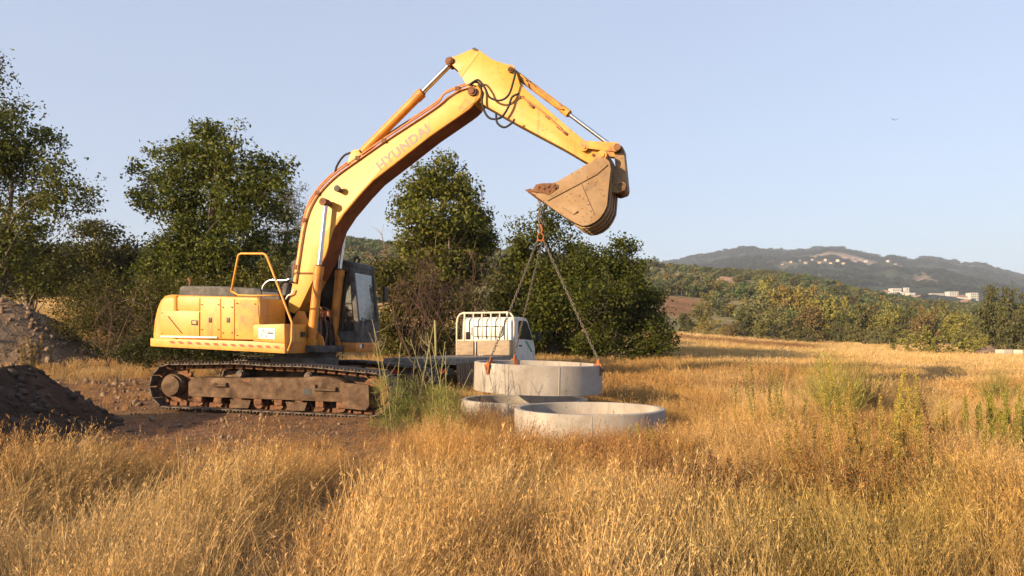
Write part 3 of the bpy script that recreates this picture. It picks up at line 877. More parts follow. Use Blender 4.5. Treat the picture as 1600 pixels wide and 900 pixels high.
def scatter(name, P, rot, scl, idx, tint, coll, label, cat):
    me = bpy.data.meshes.new(name)
    me.vertices.add(len(P))
    me.vertices.foreach_set('co', np.asarray(P, np.float32).ravel())
    def put(nm, typ, dat, fld):
        a = me.attributes.new(nm, typ, 'POINT')
        a.data.foreach_set(fld, dat)
    put('rot', 'FLOAT_VECTOR', np.asarray(rot, np.float32).ravel(), 'vector')
    put('scl', 'FLOAT_VECTOR', np.asarray(scl, np.float32).ravel(), 'vector')
    put('idx', 'INT', np.asarray(idx, np.int32), 'value')
    put('tint', 'FLOAT_VECTOR', np.asarray(tint, np.float32).ravel(), 'vector')
    g = bpy.data.node_groups.new(name, 'GeometryNodeTree')
    g.interface.new_socket('Geometry', in_out='INPUT', socket_type='NodeSocketGeometry')
    g.interface.new_socket('Geometry', in_out='OUTPUT', socket_type='NodeSocketGeometry')
    N, L = g.nodes, g.links
    gi, go = N.new('NodeGroupInput'), N.new('NodeGroupOutput')
    ci = N.new('GeometryNodeCollectionInfo')
    ci.inputs['Collection'].default_value = coll
    ci.inputs['Separate Children'].default_value = True
    ci.inputs['Reset Children'].default_value = True
    ip = N.new('GeometryNodeInstanceOnPoints')
    ip.inputs['Pick Instance'].default_value = True
    def attr(nm, typ):
        a = N.new('GeometryNodeInputNamedAttribute')
        a.data_type = typ
        a.inputs['Name'].default_value = nm
        return a.outputs['Attribute']
    m2p = N.new('GeometryNodeMeshToPoints')
    L.new(gi.outputs[0], m2p.inputs['Mesh'])
    L.new(m2p.outputs[0], ip.inputs['Points'])
    L.new(ci.outputs[0], ip.inputs['Instance'])
    L.new(attr('idx', 'INT'), ip.inputs['Instance Index'])
    L.new(attr('scl', 'FLOAT_VECTOR'), ip.inputs['Scale'])
    er = N.new('FunctionNodeEulerToRotation')
    L.new(attr('rot', 'FLOAT_VECTOR'), er.inputs[0])
    L.new(er.outputs[0], ip.inputs['Rotation'])
    L.new(ip.outputs[0], go.inputs[0])
    o = bpy.data.objects.new(name, me)
    COL.objects.link(o)
    md = o.modifiers.new('scatter', 'NODES')
    md.node_group = g
    return finish(o, label=label, cat=cat, kind='stuff')

def tint_mat(name, trans=0.35, var=0.35, rough=0.8, spec=0.1):
    m = bpy.data.materials.new(name)
    m.use_nodes = True
    N, L = m.node_tree.nodes, m.node_tree.links
    d = N['Principled BSDF']
    d.inputs['Roughness'].default_value = rough
    d.inputs['Specular IOR Level'].default_value = spec
    a = N.new('ShaderNodeAttribute'); a.attribute_type = 'INSTANCER'; a.attribute_name = 'tint'
    geo = N.new('ShaderNodeNewGeometry')
    mr = N.new('ShaderNodeMapRange')
    mr.inputs['To Min'].default_value, mr.inputs['To Max'].default_value = 1 - var, 1 + var
    L.new(geo.outputs['Random Per Island'], mr.inputs['Value'])
    sc = N.new('ShaderNodeVectorMath'); sc.operation = 'SCALE'
    L.new(a.outputs['Vector'], sc.inputs[0]); L.new(mr.outputs['Result'], sc.inputs['Scale'])
    L.new(sc.outputs['Vector'], d.inputs['Base Color'])
    if trans > 0:
        t = N.new('ShaderNodeBsdfTranslucent')
        L.new(sc.outputs['Vector'], t.inputs['Color'])
        mx = N.new('ShaderNodeMixShader'); mx.inputs['Fac'].default_value = trans
        L.new(d.outputs[0], mx.inputs[1]); L.new(t.outputs[0], mx.inputs[2])
        L.new(mx.outputs[0], N['Material Output'].inputs['Surface'])
    MATS[name] = m
    return m
tint_mat('straw', 0.30, 0.38)
tint_mat('wood_leaves', 0.2, 0.3)

# trees of the slope and of the wood below it, too many and too small to count
def small_crowns():
    out = []
    for k in range(8):
        rng = np.random.default_rng(200 + k)
        bl = [(0, 0, .55, .40, .40, .34), (.2, .1, .42, .3, .3, .3), (-.2, -.1, .4, .32, .3, .3), (0, .05, .2, .3, .3, .2)]
        if k < 4:
            P, T = crown_points(bl, 420, rng, 0.07, 9, 0.6)
            V, F = leaf_quads(P, 0.13, rng, 0.4, 0.75)
        else:                                               # finer crowns for the nearer wood
            P, T = crown_points(bl, 2400, rng, 0.045, 12, 0.6)
            V, F = leaf_quads(P, 0.055, rng, 0.4, 0.75)
        me = np_mesh('small_crown', V, F)
        me.materials.append(MATS['wood_leaves'])
        out.append(me)
    return out
CROWNS = collection_of('small_crown', small_crowns())
rng = np.random.default_rng(31)
n = 9000
D = 125 + (HILL_D + 25 - 125) * rng.uniform(0, 1, n) ** 0.8
S = rng.uniform(-0.75, 0.78, n)
keep = (red_field(S, D) < 0.3) & ~((np.abs(S - 0.262) < 0.03) & (np.abs(D - 296) < 13)) & (vnoise(S * D, D, 81, 3, 0.03) + 0.55 > rng.uniform(0, 1, n) * 0.9)
keep &= ~((S > 0.16) & (S < 0.33) & (D < 140))
S, D = S[keep], D[keep]
n = len(S)
Z = hill_z(S, D)
sz = rng.uniform(2.0, 4.0, n) * np.where(S < 0.1, 1.3, 1.0)
col = np.array([0.13, 0.138, 0.058]) * rng.uniform(0.6, 1.35, (n, 1)) + rng.normal(size=(n, 3)) * [0.012, 0.008, 0.004]
gold = (rng.uniform(0, 1, n) < 0.10) & (S > 0.2)
col[gold] = np.array([0.24, 0.18, 0.045]) * rng.uniform(0.7, 1.2, (gold.sum(), 1))
scatter('hillside_woodland', np.stack([S * D, D, Z - 0.3], 1), np.stack([0 * S, 0 * S, rng.uniform(0, 6.28, n)], 1), np.stack([sz, sz, sz * rng.uniform(0.8, 1.15, n)], 1), rng.integers(0, 4, n), np.clip(col, 0.015, 1), CROWNS, 'olive trees and scrub covering the slope behind the field', 'woodland')
# the mass of trees behind the belt, in front of the town
n = 520
D = rng.uniform(120, 230, n)
S = rng.uniform(0.30, 0.85, n)
Z = np.minimum(hgt(S * D, D), 0.5)
tops = np.interp(S, [0.30, 0.34, 0.42, 0.5, 0.6, 0.85], [478, 462, 466, 476, 484, 486]) + rng.uniform(0, 26, n)
hh = (HORIZON - tops) * D / FPX + CAM_H - Z
ww = np.clip(hh * rng.uniform(0.6, 1.0, n), 3.5, 9)
col = np.array([0.150, 0.140, 0.046]) * rng.uniform(0.6, 1.3, (n, 1)) + rng.normal(size=(n, 3)) * [0.02, 0.012, 0.005]
scatter('distant_wood', np.stack([S * D, D, Z - 0.3], 1), np.stack([0 * S, 0 * S, rng.uniform(0, 6.28, n)], 1), np.stack([ww, ww, hh / 0.92], 1), rng.integers(4, 8, n), np.clip(col, 0.015, 1), CROWNS, 'mass of mixed trees behind the belt at the field edge', 'woodland')
def far_spot(px, py):
    """where the mountainside shows at (px, py)"""
    s = (px - 800) / FPX
    Dd = np.linspace(1100, FAR_D - 20, 600)
    zz = far_z(np.full_like(Dd, s), Dd)
    t = math.tan(PITCH + math.atan((450 - py) / FPX))
    k = np.where((zz - CAM_H) / Dd >= t)[0]
    return s, (Dd[k[0]] if len(k) else FAR_D - 30)
HOUSES = [(1238, 411, 5), (1252, 409, 5), (1262, 412, 7), (1272, 408, 5), (1283, 412, 8), (1292, 408, 6), (1300, 413, 7), (1311, 409, 8), (1320, 413, 7), (1328, 408, 9), (1336, 404, 6), (1338, 411, 10), (1347, 407, 8), (1356, 410, 7), (1362, 402, 7), (1372, 405, 8), (1381, 402, 6), (1390, 410, 7), (1402, 414, 6), (1330, 393, 4), (1225, 414, 5), (1412, 420, 6)]
# woods on the mountain
n = 17000
D = 760 + (FAR_D + 15 - 760) * rng.uniform(0, 1, n) ** 0.75
S = rng.uniform(0.10, 0.78, n)
keep = (vnoise(S * D, D, 83, 4, 0.01) + 0.45 > rng.uniform(0, 1, n) * 0.8)
for (px, D0, ws, wd) in ((1365, 2450, .016, 90), (1340, 1900, .03, 90), (1300, 1950, .03, 60), (1445, 1350, .014, 60)):
    keep &= np.exp(-((S - (px - 800) / FPX) / ws) ** 2 - ((D - D0) / wd) ** 2) < 0.35
keep &= ~((D > 925) & (D < 1120) & (S > 0.46) & (S < 0.64))
for (px, py, w) in HOUSES:
    s0, D0 = far_spot(px, py)
    keep &= ~((np.abs(S - s0) < 0.006) & (D < D0 + 40) & (D > D0 - 140))
S, D = S[keep], D[keep]
n = len(S)
sz = rng.uniform(7, 14, n) * (D / 2000) ** 0.5
scatter('mountain_woodland', np.stack([S * D, D, far_z(S, D) - 1], 1), np.stack([0 * S, 0 * S, rng.uniform(0, 6.28, n)], 1), np.stack([sz * 1.3, sz * 1.3, sz], 1), rng.integers(0, 4, n), np.array([0.058, 0.060, 0.028]) * rng.uniform(0.6, 1.3, (n, 1)), CROWNS, 'dark woods covering the hazy mountain', 'woodland')

# ------------------------------------------------------------------ town
def building(px, top, bot, wpx, D, label, roof='flat', mat='house_wall', depth=9.0, nw=5, fl=3):
    c = at(px, bot, D)
    W, H = wpx / FPX * D, (bot - top) / FPX * D
    z0 = c[2] - 4.0
    H += 4.0
    root = empty('apartment_building' if fl > 1 else 'house', (c[0], D, z0), 0.12, label=label, cat='building', group=None)
    MB().box((-W / 2, 0, 0), (W / 2, depth, H), 0.0).build('wall', MATS[mat], root)
    if roof == 'flat':
        MB().box((-W / 2 - .2, -.2, H), (W / 2 + .2, depth + .2, H + .5)).build('roof', MATS['house_wall'], root)
    else:
        MB().prism([(-W / 2 - .5, H), (W / 2 + .5, H), (0, H + W * 0.22)], -.5, depth + .5).build('roof', MATS['roof_tile'], root)
    w0 = bpy.data.meshes.get('window_opening')
    if w0 is None:
        t = MB().box((-0.55, -0.12, 0), (0.55, 0.1, 1.3)).build('window', MATS['window_dark'])
        w0 = t.data; w0.name = 'window_opening'
        bpy.data.objects.remove(t)
    for f in range(fl):
        for k in range(nw):
            o = link('window', w0, None, parent=root)
            o.location = (-W / 2 + W * (k + 0.5) / nw, 0.0, 4.0 + (H - 4.0) * (f + 0.22) / fl)
    return root
building(1385, 456, 464, 14, 950, 'low pale house at the left end of the white town', 'pitched', depth=8, nw=3, fl=1)
building(1402, 451, 463, 15, 960, 'white apartment block second from the left in the town')
building(1416, 457, 466, 9, 955, 'small white block between the apartment block and the little tower', nw=2, fl=2)
building(1418, 450, 458, 6, 970, 'little white tower rising over the left part of the town', nw=1, fl=2, depth=5)
building(1426, 458, 468, 10, 945, 'stepped white house right below the little tower', nw=3, fl=2)
building(1441, 464, 471, 16, 930, 'ochre house with a tiled roof in the middle of the town', 'pitched', 'house_ochre', nw=3, fl=1)
building(1466, 459, 468, 21, 960, 'long white apartment block in the middle of the town', nw=7)
building(1491, 456, 468, 15, 965, 'tall pale apartment block right of the long white one', nw=4, fl=4)
building(1506, 464, 471, 14, 940, 'low pale house at the foot of the tall pale block', 'pitched', nw=3, fl=1)
building(1523, 458, 468, 13, 955, 'white block at the right end of the town, by the tall dark trees', nw=4)
building(1512, 474, 482, 26, 800, 'ochre farm buildings below the right part of the town', 'pitched', 'house_ochre', nw=4, fl=1)
building(1046, 458, 463, 34, 205, 'long pale low wall like shed on the slope above the red soil', 'flat', depth=3, nw=6, fl=1)
for i, (px, bot, w) in enumerate(HOUSES):
    s, D = far_spot(px, bot)
    root = empty('hill_house', (s * D, D, float(far_z(s, D)) - 2), 0.3 * math.sin(i * 7), label='tiny pale house of the village scattered on the mountainside', cat='house', group='village houses on the mountain')
    W = w / FPX * D * 0.62
    Hh = 6.0 + 2.5 * math.sin(i * 3.1)
    MB().box((-W / 2, 0, 0), (W / 2, W * 0.8, Hh)).build('wall', MATS['house_wall' if i % 2 else 'house_ochre'], root)
    MB().prism([(-W / 2 - .6, Hh), (W / 2 + .6, Hh), (0, Hh + W * 0.2)], -.6, W * 0.8 + .6).build('roof', MATS['roof_tile'], root)

# vineyard posts along the top of the red field
for i in range(8):
    px = 1020 + i * 7.5
    D = 186.0
    x = at(px, 460, D)[0]
    MB().tube([(x, D, float(hill_z(x / D, D)) - .2), (x + .03, D, float(hill_z(x / D, D)) + .5), (x, D, float(hill_z(x / D, D)) + 1.25)], [.08, .07, .06], 6).build('vineyard_post', MATS['stone_pale'], label='thin pale post in the row above the red soil', cat='post', group='pale posts above the red soil')

# ------------------------------------------------------------------ mounds of dug earth
def capsule(x, y, a, b):
    a, b = np.array(a), np.array(b)
    d = b - a
    t = np.clip(((x - a[0]) * d[0] + (y - a[1]) * d[1]) / (d @ d), 0, 1)
    return np.hypot(x - a[0] - t * d[0], y - a[1] - t * d[1])
MOUNDS = [
    # segment, height, radius
    ((-20.0, 24.2), (-15.6, 24.0), 2.25, 3.1),
    ((-7.75, 12.3), (-7.5, 4.5), 1.02, 1.5),
]
def mound_h(k, x, y):
    a, b, H, R = MOUNDS[k]
    d = capsule(x, y, a, b) * (1 + 0.10 * vnoise(x, y, 90 + k, 3, 0.7))
    t = np.clip(1 - d / R, 0, 1)
    return H * (1.18 * t - 0.18 * t * t) * (1 + 0.16 * vnoise(x, y, 95 + k, 3, 0.5)) + 0.09 * t ** 0.5 * vnoise(x, y, 97 + k, 4, 2.4)

def stones(P, S, rng):
    """many little broken stones as one mesh"""
    base = np.array([(1, 0, 0), (-1, 0, 0), (0, 1, 0), (0, -1, 0), (0, 0, 1), (0, 0, -1), (.6, .6, .5), (-.6, .5, .6), (.5, -.6, .6), (-.6, -.6, .5)], float)
    bm = bmesh.new()
    for v in base: bm.verts.new(v)
    bmesh.ops.convex_hull(bm, input=bm.verts[:])
    bm.verts.ensure_lookup_table()
    vs_ = np.array([v.co for v in bm.verts])
    fs_ = np.array([[v.index for v in f.verts] for f in bm.faces if len(f.verts) == 3])
    bm.verts.index_update()
    fs_ = np.array([[v.index for v in f.verts] for f in bm.faces])
    bm.free()
    n = len(P)
    A = rng.normal(size=(n, 3, 3))
    Q, _ = np.linalg.qr(A)
    V = vs_[None] * rng.uniform(0.7, 1.3, (n, len(vs_), 1)) * (S[:, None, None] * rng.uniform(0.55, 1.2, (n, 1, 3)))
    V = np.einsum('nij,nkj->nki', Q, V) + P[:, None, :]
    F = fs_[None] + (np.arange(n) * len(vs_))[:, None, None]
    return V.reshape(-1, 3), F.reshape(-1, 3)

def mound(k, label, mat, smat, ns, smin, smax, seed):
    a, b, H, R = MOUNDS[k]
    x0, x1 = min(a[0], b[0]) - R * 1.2, max(a[0], b[0]) + R * 1.2
    y0, y1 = min(a[1], b[1]) - R * 1.2, max(a[1], b[1]) + R * 1.2
    step = 0.07
    X, Y = np.meshgrid(np.arange(x0, x1, step), np.arange(y0, y1, step), indexing='ij')
    h = mound_h(k, X, Y)
    Z = hgt(X, Y) + h - 0.05
    root = empty('dirt_mound', ((a[0] + b[0]) / 2, (a[1] + b[1]) / 2, 0), label=label, cat='mound')
    off = np.array(root.location)
    n, m = X.shape
    idx = np.arange(n * m).reshape(n, m)
    F = np.stack([idx[:-1, :-1], idx[1:, :-1], idx[1:, 1:], idx[:-1, 1:]], -1).reshape(-1, 4)
    keep = (h[:-1, :-1] + h[1:, 1:]).ravel() > 0.0
    link('earth', np_mesh('earth', np.stack([X, Y, Z], -1).reshape(-1, 3) - off, F[keep], smooth=True), MATS[mat], parent=root)
    rng = np.random.default_rng(seed)
    px_, py_ = rng.uniform(x0, x1, ns * 4), rng.uniform(y0, y1, ns * 4)
    hh = mound_h(k, px_, py_)
    ok = np.where(hh > 0.02)[0][:ns]
    S = smin + (smax - smin) * rng.uniform(0, 1, len(ok)) ** 4
    P = np.stack([px_[ok], py_[ok], hgt(px_[ok], py_[ok]) + hh[ok] - 0.05 + S * 0.2], 1) - off
    V, F = stones(P, S, rng)
    link('stones', np_mesh('stones', V, F), MATS[smat], parent=root, kind='stuff')
    return root
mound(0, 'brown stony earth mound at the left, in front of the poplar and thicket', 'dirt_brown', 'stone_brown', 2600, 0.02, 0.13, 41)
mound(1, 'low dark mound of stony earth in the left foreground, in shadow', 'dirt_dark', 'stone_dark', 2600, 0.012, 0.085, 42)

# loose stones on the bare ground between the mounds and the digger
rng = np.random.default_rng(43)
n = 900
X, Y = rng.normal(-9.6, 2.4, n), rng.normal(17.6, 2.4, n)
S = 0.02 + 0.08 * rng.uniform(0, 1, n) ** 4
X2, Y2 = rng.normal(-5.0, 1.9, 700), rng.normal(12.2, 1.2, 700)      # clods churned up by the tracks
X, Y, S = np.concatenate([X, X2]), np.concatenate([Y, Y2]), np.concatenate([S, 0.010 + 0.035 * rng.uniform(0, 1, 700) ** 4])
V, F = stones(np.stack([X, Y, hgt(X, Y) + S * 0.25], 1), S, rng)
link('gravel', np_mesh('gravel', V, F), MATS['stone_brown'], label='loose stones and clods strewn over the bare soil round the tracks and mounds', cat='gravel', kind='stuff')
for i, (px, py, D, r, lab) in enumerate([(82, 567, 21.5, .17, 'pale boulder at the foot of the brown mound, left of the other'), (162, 567, 22.0, .16, 'pale boulder at the right foot of the brown mound'), (134, 678, 9.7, .14, 'rounded stone at the right foot of the dark mound')]):
    x = at(px, py, D)[0]
    V, F = stones(np.array([[0, 0, 0.0]]), np.array([r]), np.random.default_rng(300 + i))
    o = link('boulder', np_mesh('boulder', V, F), MATS['stone_brown'], label=lab, cat='stone')
    o.location = (x, D, hz(x, D) + r * 0.5)
    sm = o.modifiers.new('round', 'SUBSURF'); sm.levels = sm.render_levels = 2

# a far gravel heap and blocks at the right edge of the field
cx, cy = at(1545, 552, 60)[:2]
Xg, Yg = np.meshgrid(np.linspace(-2.6, 2.6, 50), np.linspace(-2, 2, 40), indexing='ij')
d = np.hypot(Xg / 2.4, Yg / 1.8)
Zg = 0.85 * np.clip(1 - d, 0, 1) * (1 + 0.2 * vnoise(Xg, Yg, 7, 3, 1.2)) + hgt(Xg + cx, Yg + cy) - 0.05
idx = np.arange(Xg.size).reshape(Xg.shape)
F = np.stack([idx[:-1, :-1], idx[1:, :-1], idx[1:, 1:], idx[:-1, 1:]], -1).reshape(-1, 4)
o = link('gravel_heap', np_mesh('gravel_heap', np.stack([Xg, Yg, Zg], -1).reshape(-1, 3), F, smooth=True), MATS['stone_brown'], label='small tan gravel heap at the far right end of the field', cat='mound')
o.location = (cx, cy, 0)
for i, (px, w, lab) in enumerate([(1569, .8, 'pale concrete block beside the gravel heap, left one'), (1587, .7, 'pale concrete block at the far right, outer one')]):
    x, y = at(px, 557, 58)[:2]
    o = MB().box((-w / 2, -.4, 0), (w / 2, .4, .62), 0.03).build('concrete_block', MATS['stone_pale'], label=lab, cat='block')
    o.location = (x, y, hz(x, y) - .03)
    o.rotation_euler.z = 0.2 + i

# ------------------------------------------------------------------ dry grass
def clump(seed, nb, h, rad, lean, w, heads=0.3, flat=0.0, curve=0.8, wind=0.0):
    """tuft: bent blades and oat-like stalks with hanging spikelets"""
    rng = np.random.default_rng(seed)
    V, F4, F3 = [], [], []
    nv = 0
    K = 4
    for i in range(nb):
        r, a = rad * math.sqrt(rng.uniform()), rng.uniform(0, 6.283)
        p = np.array([r * math.cos(a), r * math.sin(a), -0.02])
        az = rng.uniform(0, 6.283) if rng.uniform() > wind else rng.normal(0.2, 0.6)
        ln = abs(rng.normal(lean, lean * 0.5)) + flat
        L = h * rng.uniform(0.5, 1.12)
        stalk = rng.uniform() < heads
        cv = curve * rng.uniform(0.2, 1.2) * (0.6 if stalk else 1)
        ww = w * rng.uniform(0.6, 1.3) * (0.7 if stalk else 1)
        d = np.array([math.cos(az), math.sin(az)])
        side = np.array([-d[1], d[0], 0]) if rng.uniform() < .5 else unit(np.array([rng.normal(), rng.normal(), 0.0]))
        pts = [p]
        for k in range(K):
            t = (k + 0.5) / K
            ang = min(ln + cv * t, 2.2)
            stp = np.array([d[0] * math.sin(ang), d[1] * math.sin(ang), math.cos(ang)]) * L / K
            q = pts[-1] + stp
            q[2] = max(q[2], 0.01)
            pts.append(q)
        for k, q in enumerate(pts):
            t = k / K
            hw = ww * 0.5 * (1 - t ** 2.2 * (0.6 if stalk else 0.9))
            V += [q - side * hw, q + side * hw]
        for k in range(K):
            b0 = nv + 2 * k
            F4.append((b0, b0 + 1, b0 + 3, b0 + 2))
        nv += 2 * (K + 1)
        if stalk:
            m = rng.integers(5, 11)
            for j in range(m):
                t = rng.uniform(0.70, 1.0) * K
                k = min(int(t), K - 1)
                q = pts[k] + (pts[k + 1] - pts[k]) * (t - k) + rng.normal(size=3) * 0.006 * h / 0.5
                dd = unit(rng.normal(size=3) * 0.35 + (pts[k + 1] - pts[k]) / np.linalg.norm(pts[k + 1] - pts[k]))
                sd = unit(np.cross(dd, rng.normal(size=3)))
                ls, ws = rng.uniform(0.016, 0.034) * (h / 0.5), rng.uniform(0.0016, 0.0030) * (w / 0.004)
                V += [q, q + dd * ls * 0.45 + sd * ws, q + dd * ls, q + dd * ls * 0.45 - sd * ws]
                F4.append((nv, nv + 1, nv + 2, nv + 3))
                nv += 4
    me = np_mesh('tuft', np.array(V), np.array(F4))
    me.materials.append(MATS['straw'])
    return me

NEAR = [clump(500 + k, 52, 0.54, 0.07 + 0.025 * k, 0.16 + 0.03 * k, 0.0048, 0.35, curve=0.6) for k in range(5)]             # 0-4 standing tufts
NEAR += [clump(520 + k, 52, 0.62, 0.12, 0.55, 0.0048, 0.28, curve=0.9, wind=0.8) for k in range(3)]    # 5-7 leaning, wind-combed
NEAR += [clump(530 + k, 44, 0.46, 0.20, 1.25, 0.0050, 0.12, curve=0.35, wind=0.35) for k in range(3)]  # 8-10 lodged flat
NEAR += [clump(540 + k, 30, 0.16, 0.14, 0.6, 0.0042, 0.1, curve=1.0) for k in range(2)]                # 11-12 short stubble
NEAR += [clump(550 + k, 18, 0.72, 0.14, 0.18, 0.0042, 0.9, curve=0.5) for k in range(2)]               # 13-14 tall airy oats
FARC = [clump(560 + k, 60, 0.42, 0.34, 0.3, 0.010, 0.5, curve=0.8) for k in range(3)]                  # 0-2 wide tufts for farther off
FARC += [clump(570 + k, 70, 0.44, 0.75, 0.35, 0.022, 0.4, curve=0.8) for k in range(3)]                # 3-5
GNEAR, GFAR = collection_of('tuft_near', NEAR), collection_of('tuft_far', FARC)

UC = Frame((-4.2, 15.57, 0), 10, 1.5)            # undercarriage frame, used here to keep grass out from under the tracks
RINGS = []                                       # (x, y, z_bottom, outer radius) filled below and used by the grass
def ring_spec(px, py_c, D, R, h, zb):
    c = at(px, py_c, D)
    return (c[0], D, zb, R, h)
RINGS = [ring_spec(920.5, 640, 12.0, 1.16, 0.52, -0.13), ring_spec(820, 622, 14.2, 1.16, 0.52, -0.155), ring_spec(840, 567, 14.05, 1.165, 0.50, 0.52)]

def grass_tint(x, y, rng):
    n = len(x)
    a = vnoise(x, y, 111, 3, 0.35)
    b = vnoise(x, y, 113, 3, 0.8)
    g = vnoise(x, y, 117, 3, 0.25)
    gold, pale, red, grn = np.array([0.50, 0.285, 0.092]), np.array([0.59, 0.40, 0.175]), np.array([0.31, 0.16, 0.066]), np.array([0.30, 0.235, 0.065])
    c = np.tile(gold, (n, 1))
    wp = np.clip(a * 1.6 + 0.28 + 0.25 * rng.normal(size=n), 0, 1)[:, None]
    c = c * (1 - wp) + pale * wp
    wr = np.clip(b * 1.5 + 0.05 - 0.5 * a, 0, 0.85)[:, None]
    c = c * (1 - wr) + red * wr
    # the greener patch low on the right, reddish weeds in the middle right
    s = x / np.maximum(y, 1)
    wg = np.clip(1.1 * np.exp(-((s - 0.45) / 0.13) ** 2 - ((y - 5.6) / 1.3) ** 2) + 0.55 * np.clip(g - 0.1, 0, 1) * sstep(0.1, 0.3, s), 0, 0.6)[:, None]
    c = c * (1 - wg) + grn * wg
    wq = np.clip(0.9 * np.exp(-((s - 0.27) / 0.12) ** 2 - ((y - 7.0) / 0.9) ** 2) + 0.7 * np.exp(-((s - 0.5) / 0.1) ** 2 - ((y - 7.6) / 0.8) ** 2), 0, 0.8)[:, None] * (0.5 + 0.5 * rng.uniform(size=(n, 1)))
    c = c * (1 - wq) + np.array([0.31, 0.15, 0.055]) * wq
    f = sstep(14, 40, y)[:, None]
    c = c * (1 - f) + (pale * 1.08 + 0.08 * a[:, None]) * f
    bank = (np.exp(-((y - 66 - 6 * vnoise(x, y, 4, 2, 0.05)) / 9) ** 2) * sstep(0.12, 0.2, s) * (1 - sstep(0.36, 0.44, s)))[:, None]
    c = c * (1 - bank) + np.array([0.24, 0.13, 0.065]) * bank
    tr = np.where(s < -0.10, np.clip((-0.10 - s) / 0.10, 0, 1), 0) * sstep(8.0, 9.6, y) * (1 - sstep(13.5, 15, y))
    c = c * (1 - 0.55 * tr[:, None]) + np.array([0.33, 0.16, 0.065]) * 0.55 * tr[:, None]
    br = bare(x, y)[:, None]
    c = c * (1 - 0.6 * br) + np.array([0.32, 0.17, 0.08]) * 0.6 * br
    return np.clip(c * rng.uniform(0.75, 1.2, (n, 1)), 0.02, 0.9)

def no_grass(x, y):
    bad = np.zeros(len(x), bool)
    for k in range(2):
        bad |= mound_h(k, x, y) > 0.06
    lx = (x - UC.O[0]) * UC.f[0] + (y - UC.O[1]) * UC.f[1]
    ly = (x - UC.O[0]) * UC.l[0] + (y - UC.O[1]) * UC.l[1]
    bad |= (np.abs(lx) < 2.45) & (np.abs(ly) < 1.75)
    for (rx, ry, zb, R, h) in RINGS[:2]:
        q = np.hypot(x - rx, y - ry)
        bad |= (q > R - 0.20) & (q < R + 0.05)
    return bad

def grass_band(name, y0, y1, per_m2, coll, near, label, seed):
    rng = np.random.default_rng(seed)
    SM = 0.86
    n = int(SM * (y1 ** 2 - y0 ** 2) * per_m2)
    y = np.sqrt(rng.uniform(y0 ** 2, y1 ** 2, n))
    x = rng.uniform(-SM, SM, n) * y
    br = bare(x, y)
    patch = vnoise(x, y, 121, 3, 1.1)
    keep = ~no_grass(x, y) & (rng.uniform(0, 1, n) > 0.80 * br) & (rng.uniform(0, 1, n) < 0.72 + 1.15 * patch)
    x, y, br = x[keep], y[keep], br[keep]
    n = len(x)
    u = rng.uniform(0, 1, n)
    tall = vnoise(x, y, 123, 3, 0.4)
    if near:
        idx = rng.integers(0, 5, n)
        s = x / y
        comb = (vnoise(x, y, 125, 2, 0.3) + np.where(s < -0.05, 0.35, -0.15)) > 0.1
        idx = np.where(comb & (u < 0.55), rng.integers(5, 8, n), idx)
        idx = np.where((u > 0.86), rng.integers(8, 11, n), idx)
        pd = path_dist(x, y)
        idx = np.where((pd < 0.5) & (rng.uniform(0, 1, n) < 0.85), rng.integers(8, 11, n), idx)
        idx = np.where((br > 0.3) & (rng.uniform(0, 1, n) < 0.8), rng.integers(11, 13, n), idx)
        idx = np.where((rng.uniform(0, 1, n) < 0.07) & (br < 0.3) & (pd > 0.4), rng.integers(13, 15, n), idx)
        sc = rng.uniform(0.5, 1.05, n) * (0.95 + 0.5 * tall + 0.35 * patch[keep])
        sc = np.clip(sc, 0.3, 1.3)
        rx, ry = 0.2 * rng.normal(size=n), 0.2 * rng.normal(size=n)
        wide = np.ones(n)
    else:
        idx = rng.integers(0, 3, n) + 3 * (rng.uniform(0, 1, n) < sstep(24, 45, y)).astype(int)
        sc = rng.uniform(0.6, 1.1, n) * (0.95 + 0.35 * tall) * np.where(br > 0.3, 0.5, 1)
        rx, ry = 0.1 * rng.normal(size=n), 0.1 * rng.normal(size=n)
        wide = 1 + 0.8 * sstep(45, 110, y)
    sx = x / y                                       # flattened, reddish ground left of the rings, where the digger turned
    ys_ = y + 0.5 * vnoise(x, y, 141, 2, 0.8) + 1.3 * sstep(0.3, 0.52, -sx)
    tr = np.where(sx < -0.10, np.clip((-0.10 - sx) / 0.10, 0, 1), 0) * sstep(8.0, 9.4, ys_) * (1 - sstep(13.5, 15, y))
    sc = sc * (1 - (0.52 + 0.16 * sstep(0.35, 0.5, -sx)) * tr)
    if near:
        idx = np.where((tr > 0.4) & (rng.uniform(0, 1, n) < 0.6), rng.integers(8, 13, n), idx)
    inring = np.zeros(n, bool)
    front = np.zeros(n)
    for (qx, qy, zb, R, h) in RINGS[:2]:
        q = np.hypot(x - qx, y - qy)
        front = np.maximum(front, np.exp(-np.clip(q - R, 0, 9) / 1.2) * (y < qy + 0.3))
        inring |= q < R
    sc = sc * (1 - 0.30 * front) * np.where(inring, 0.6, 1)
    rot = np.stack([rx, ry, np.where((idx >= 5) & (idx < 11) & near, rng.normal(-0.1, 0.5, n), rng.uniform(0, 6.283, n))], 1)
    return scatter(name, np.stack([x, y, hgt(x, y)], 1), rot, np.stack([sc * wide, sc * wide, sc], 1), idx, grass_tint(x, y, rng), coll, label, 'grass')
grass_band('foreground_grass', 2.6, 8.5, 95, GNEAR, True, 'tall dry golden grass filling the foreground', 51)
grass_band('middle_grass', 8.5, 16, 70, GNEAR, True, 'dry golden grass round the concrete rings and the digger', 52)
grass_band('field_grass', 16, 46, 20, GFAR, False, 'dry straw coloured grass of the open field', 53)
grass_band('far_grass', 46, 118, 3.6, GFAR, False, 'pale dry grass at the far side of the field', 54)

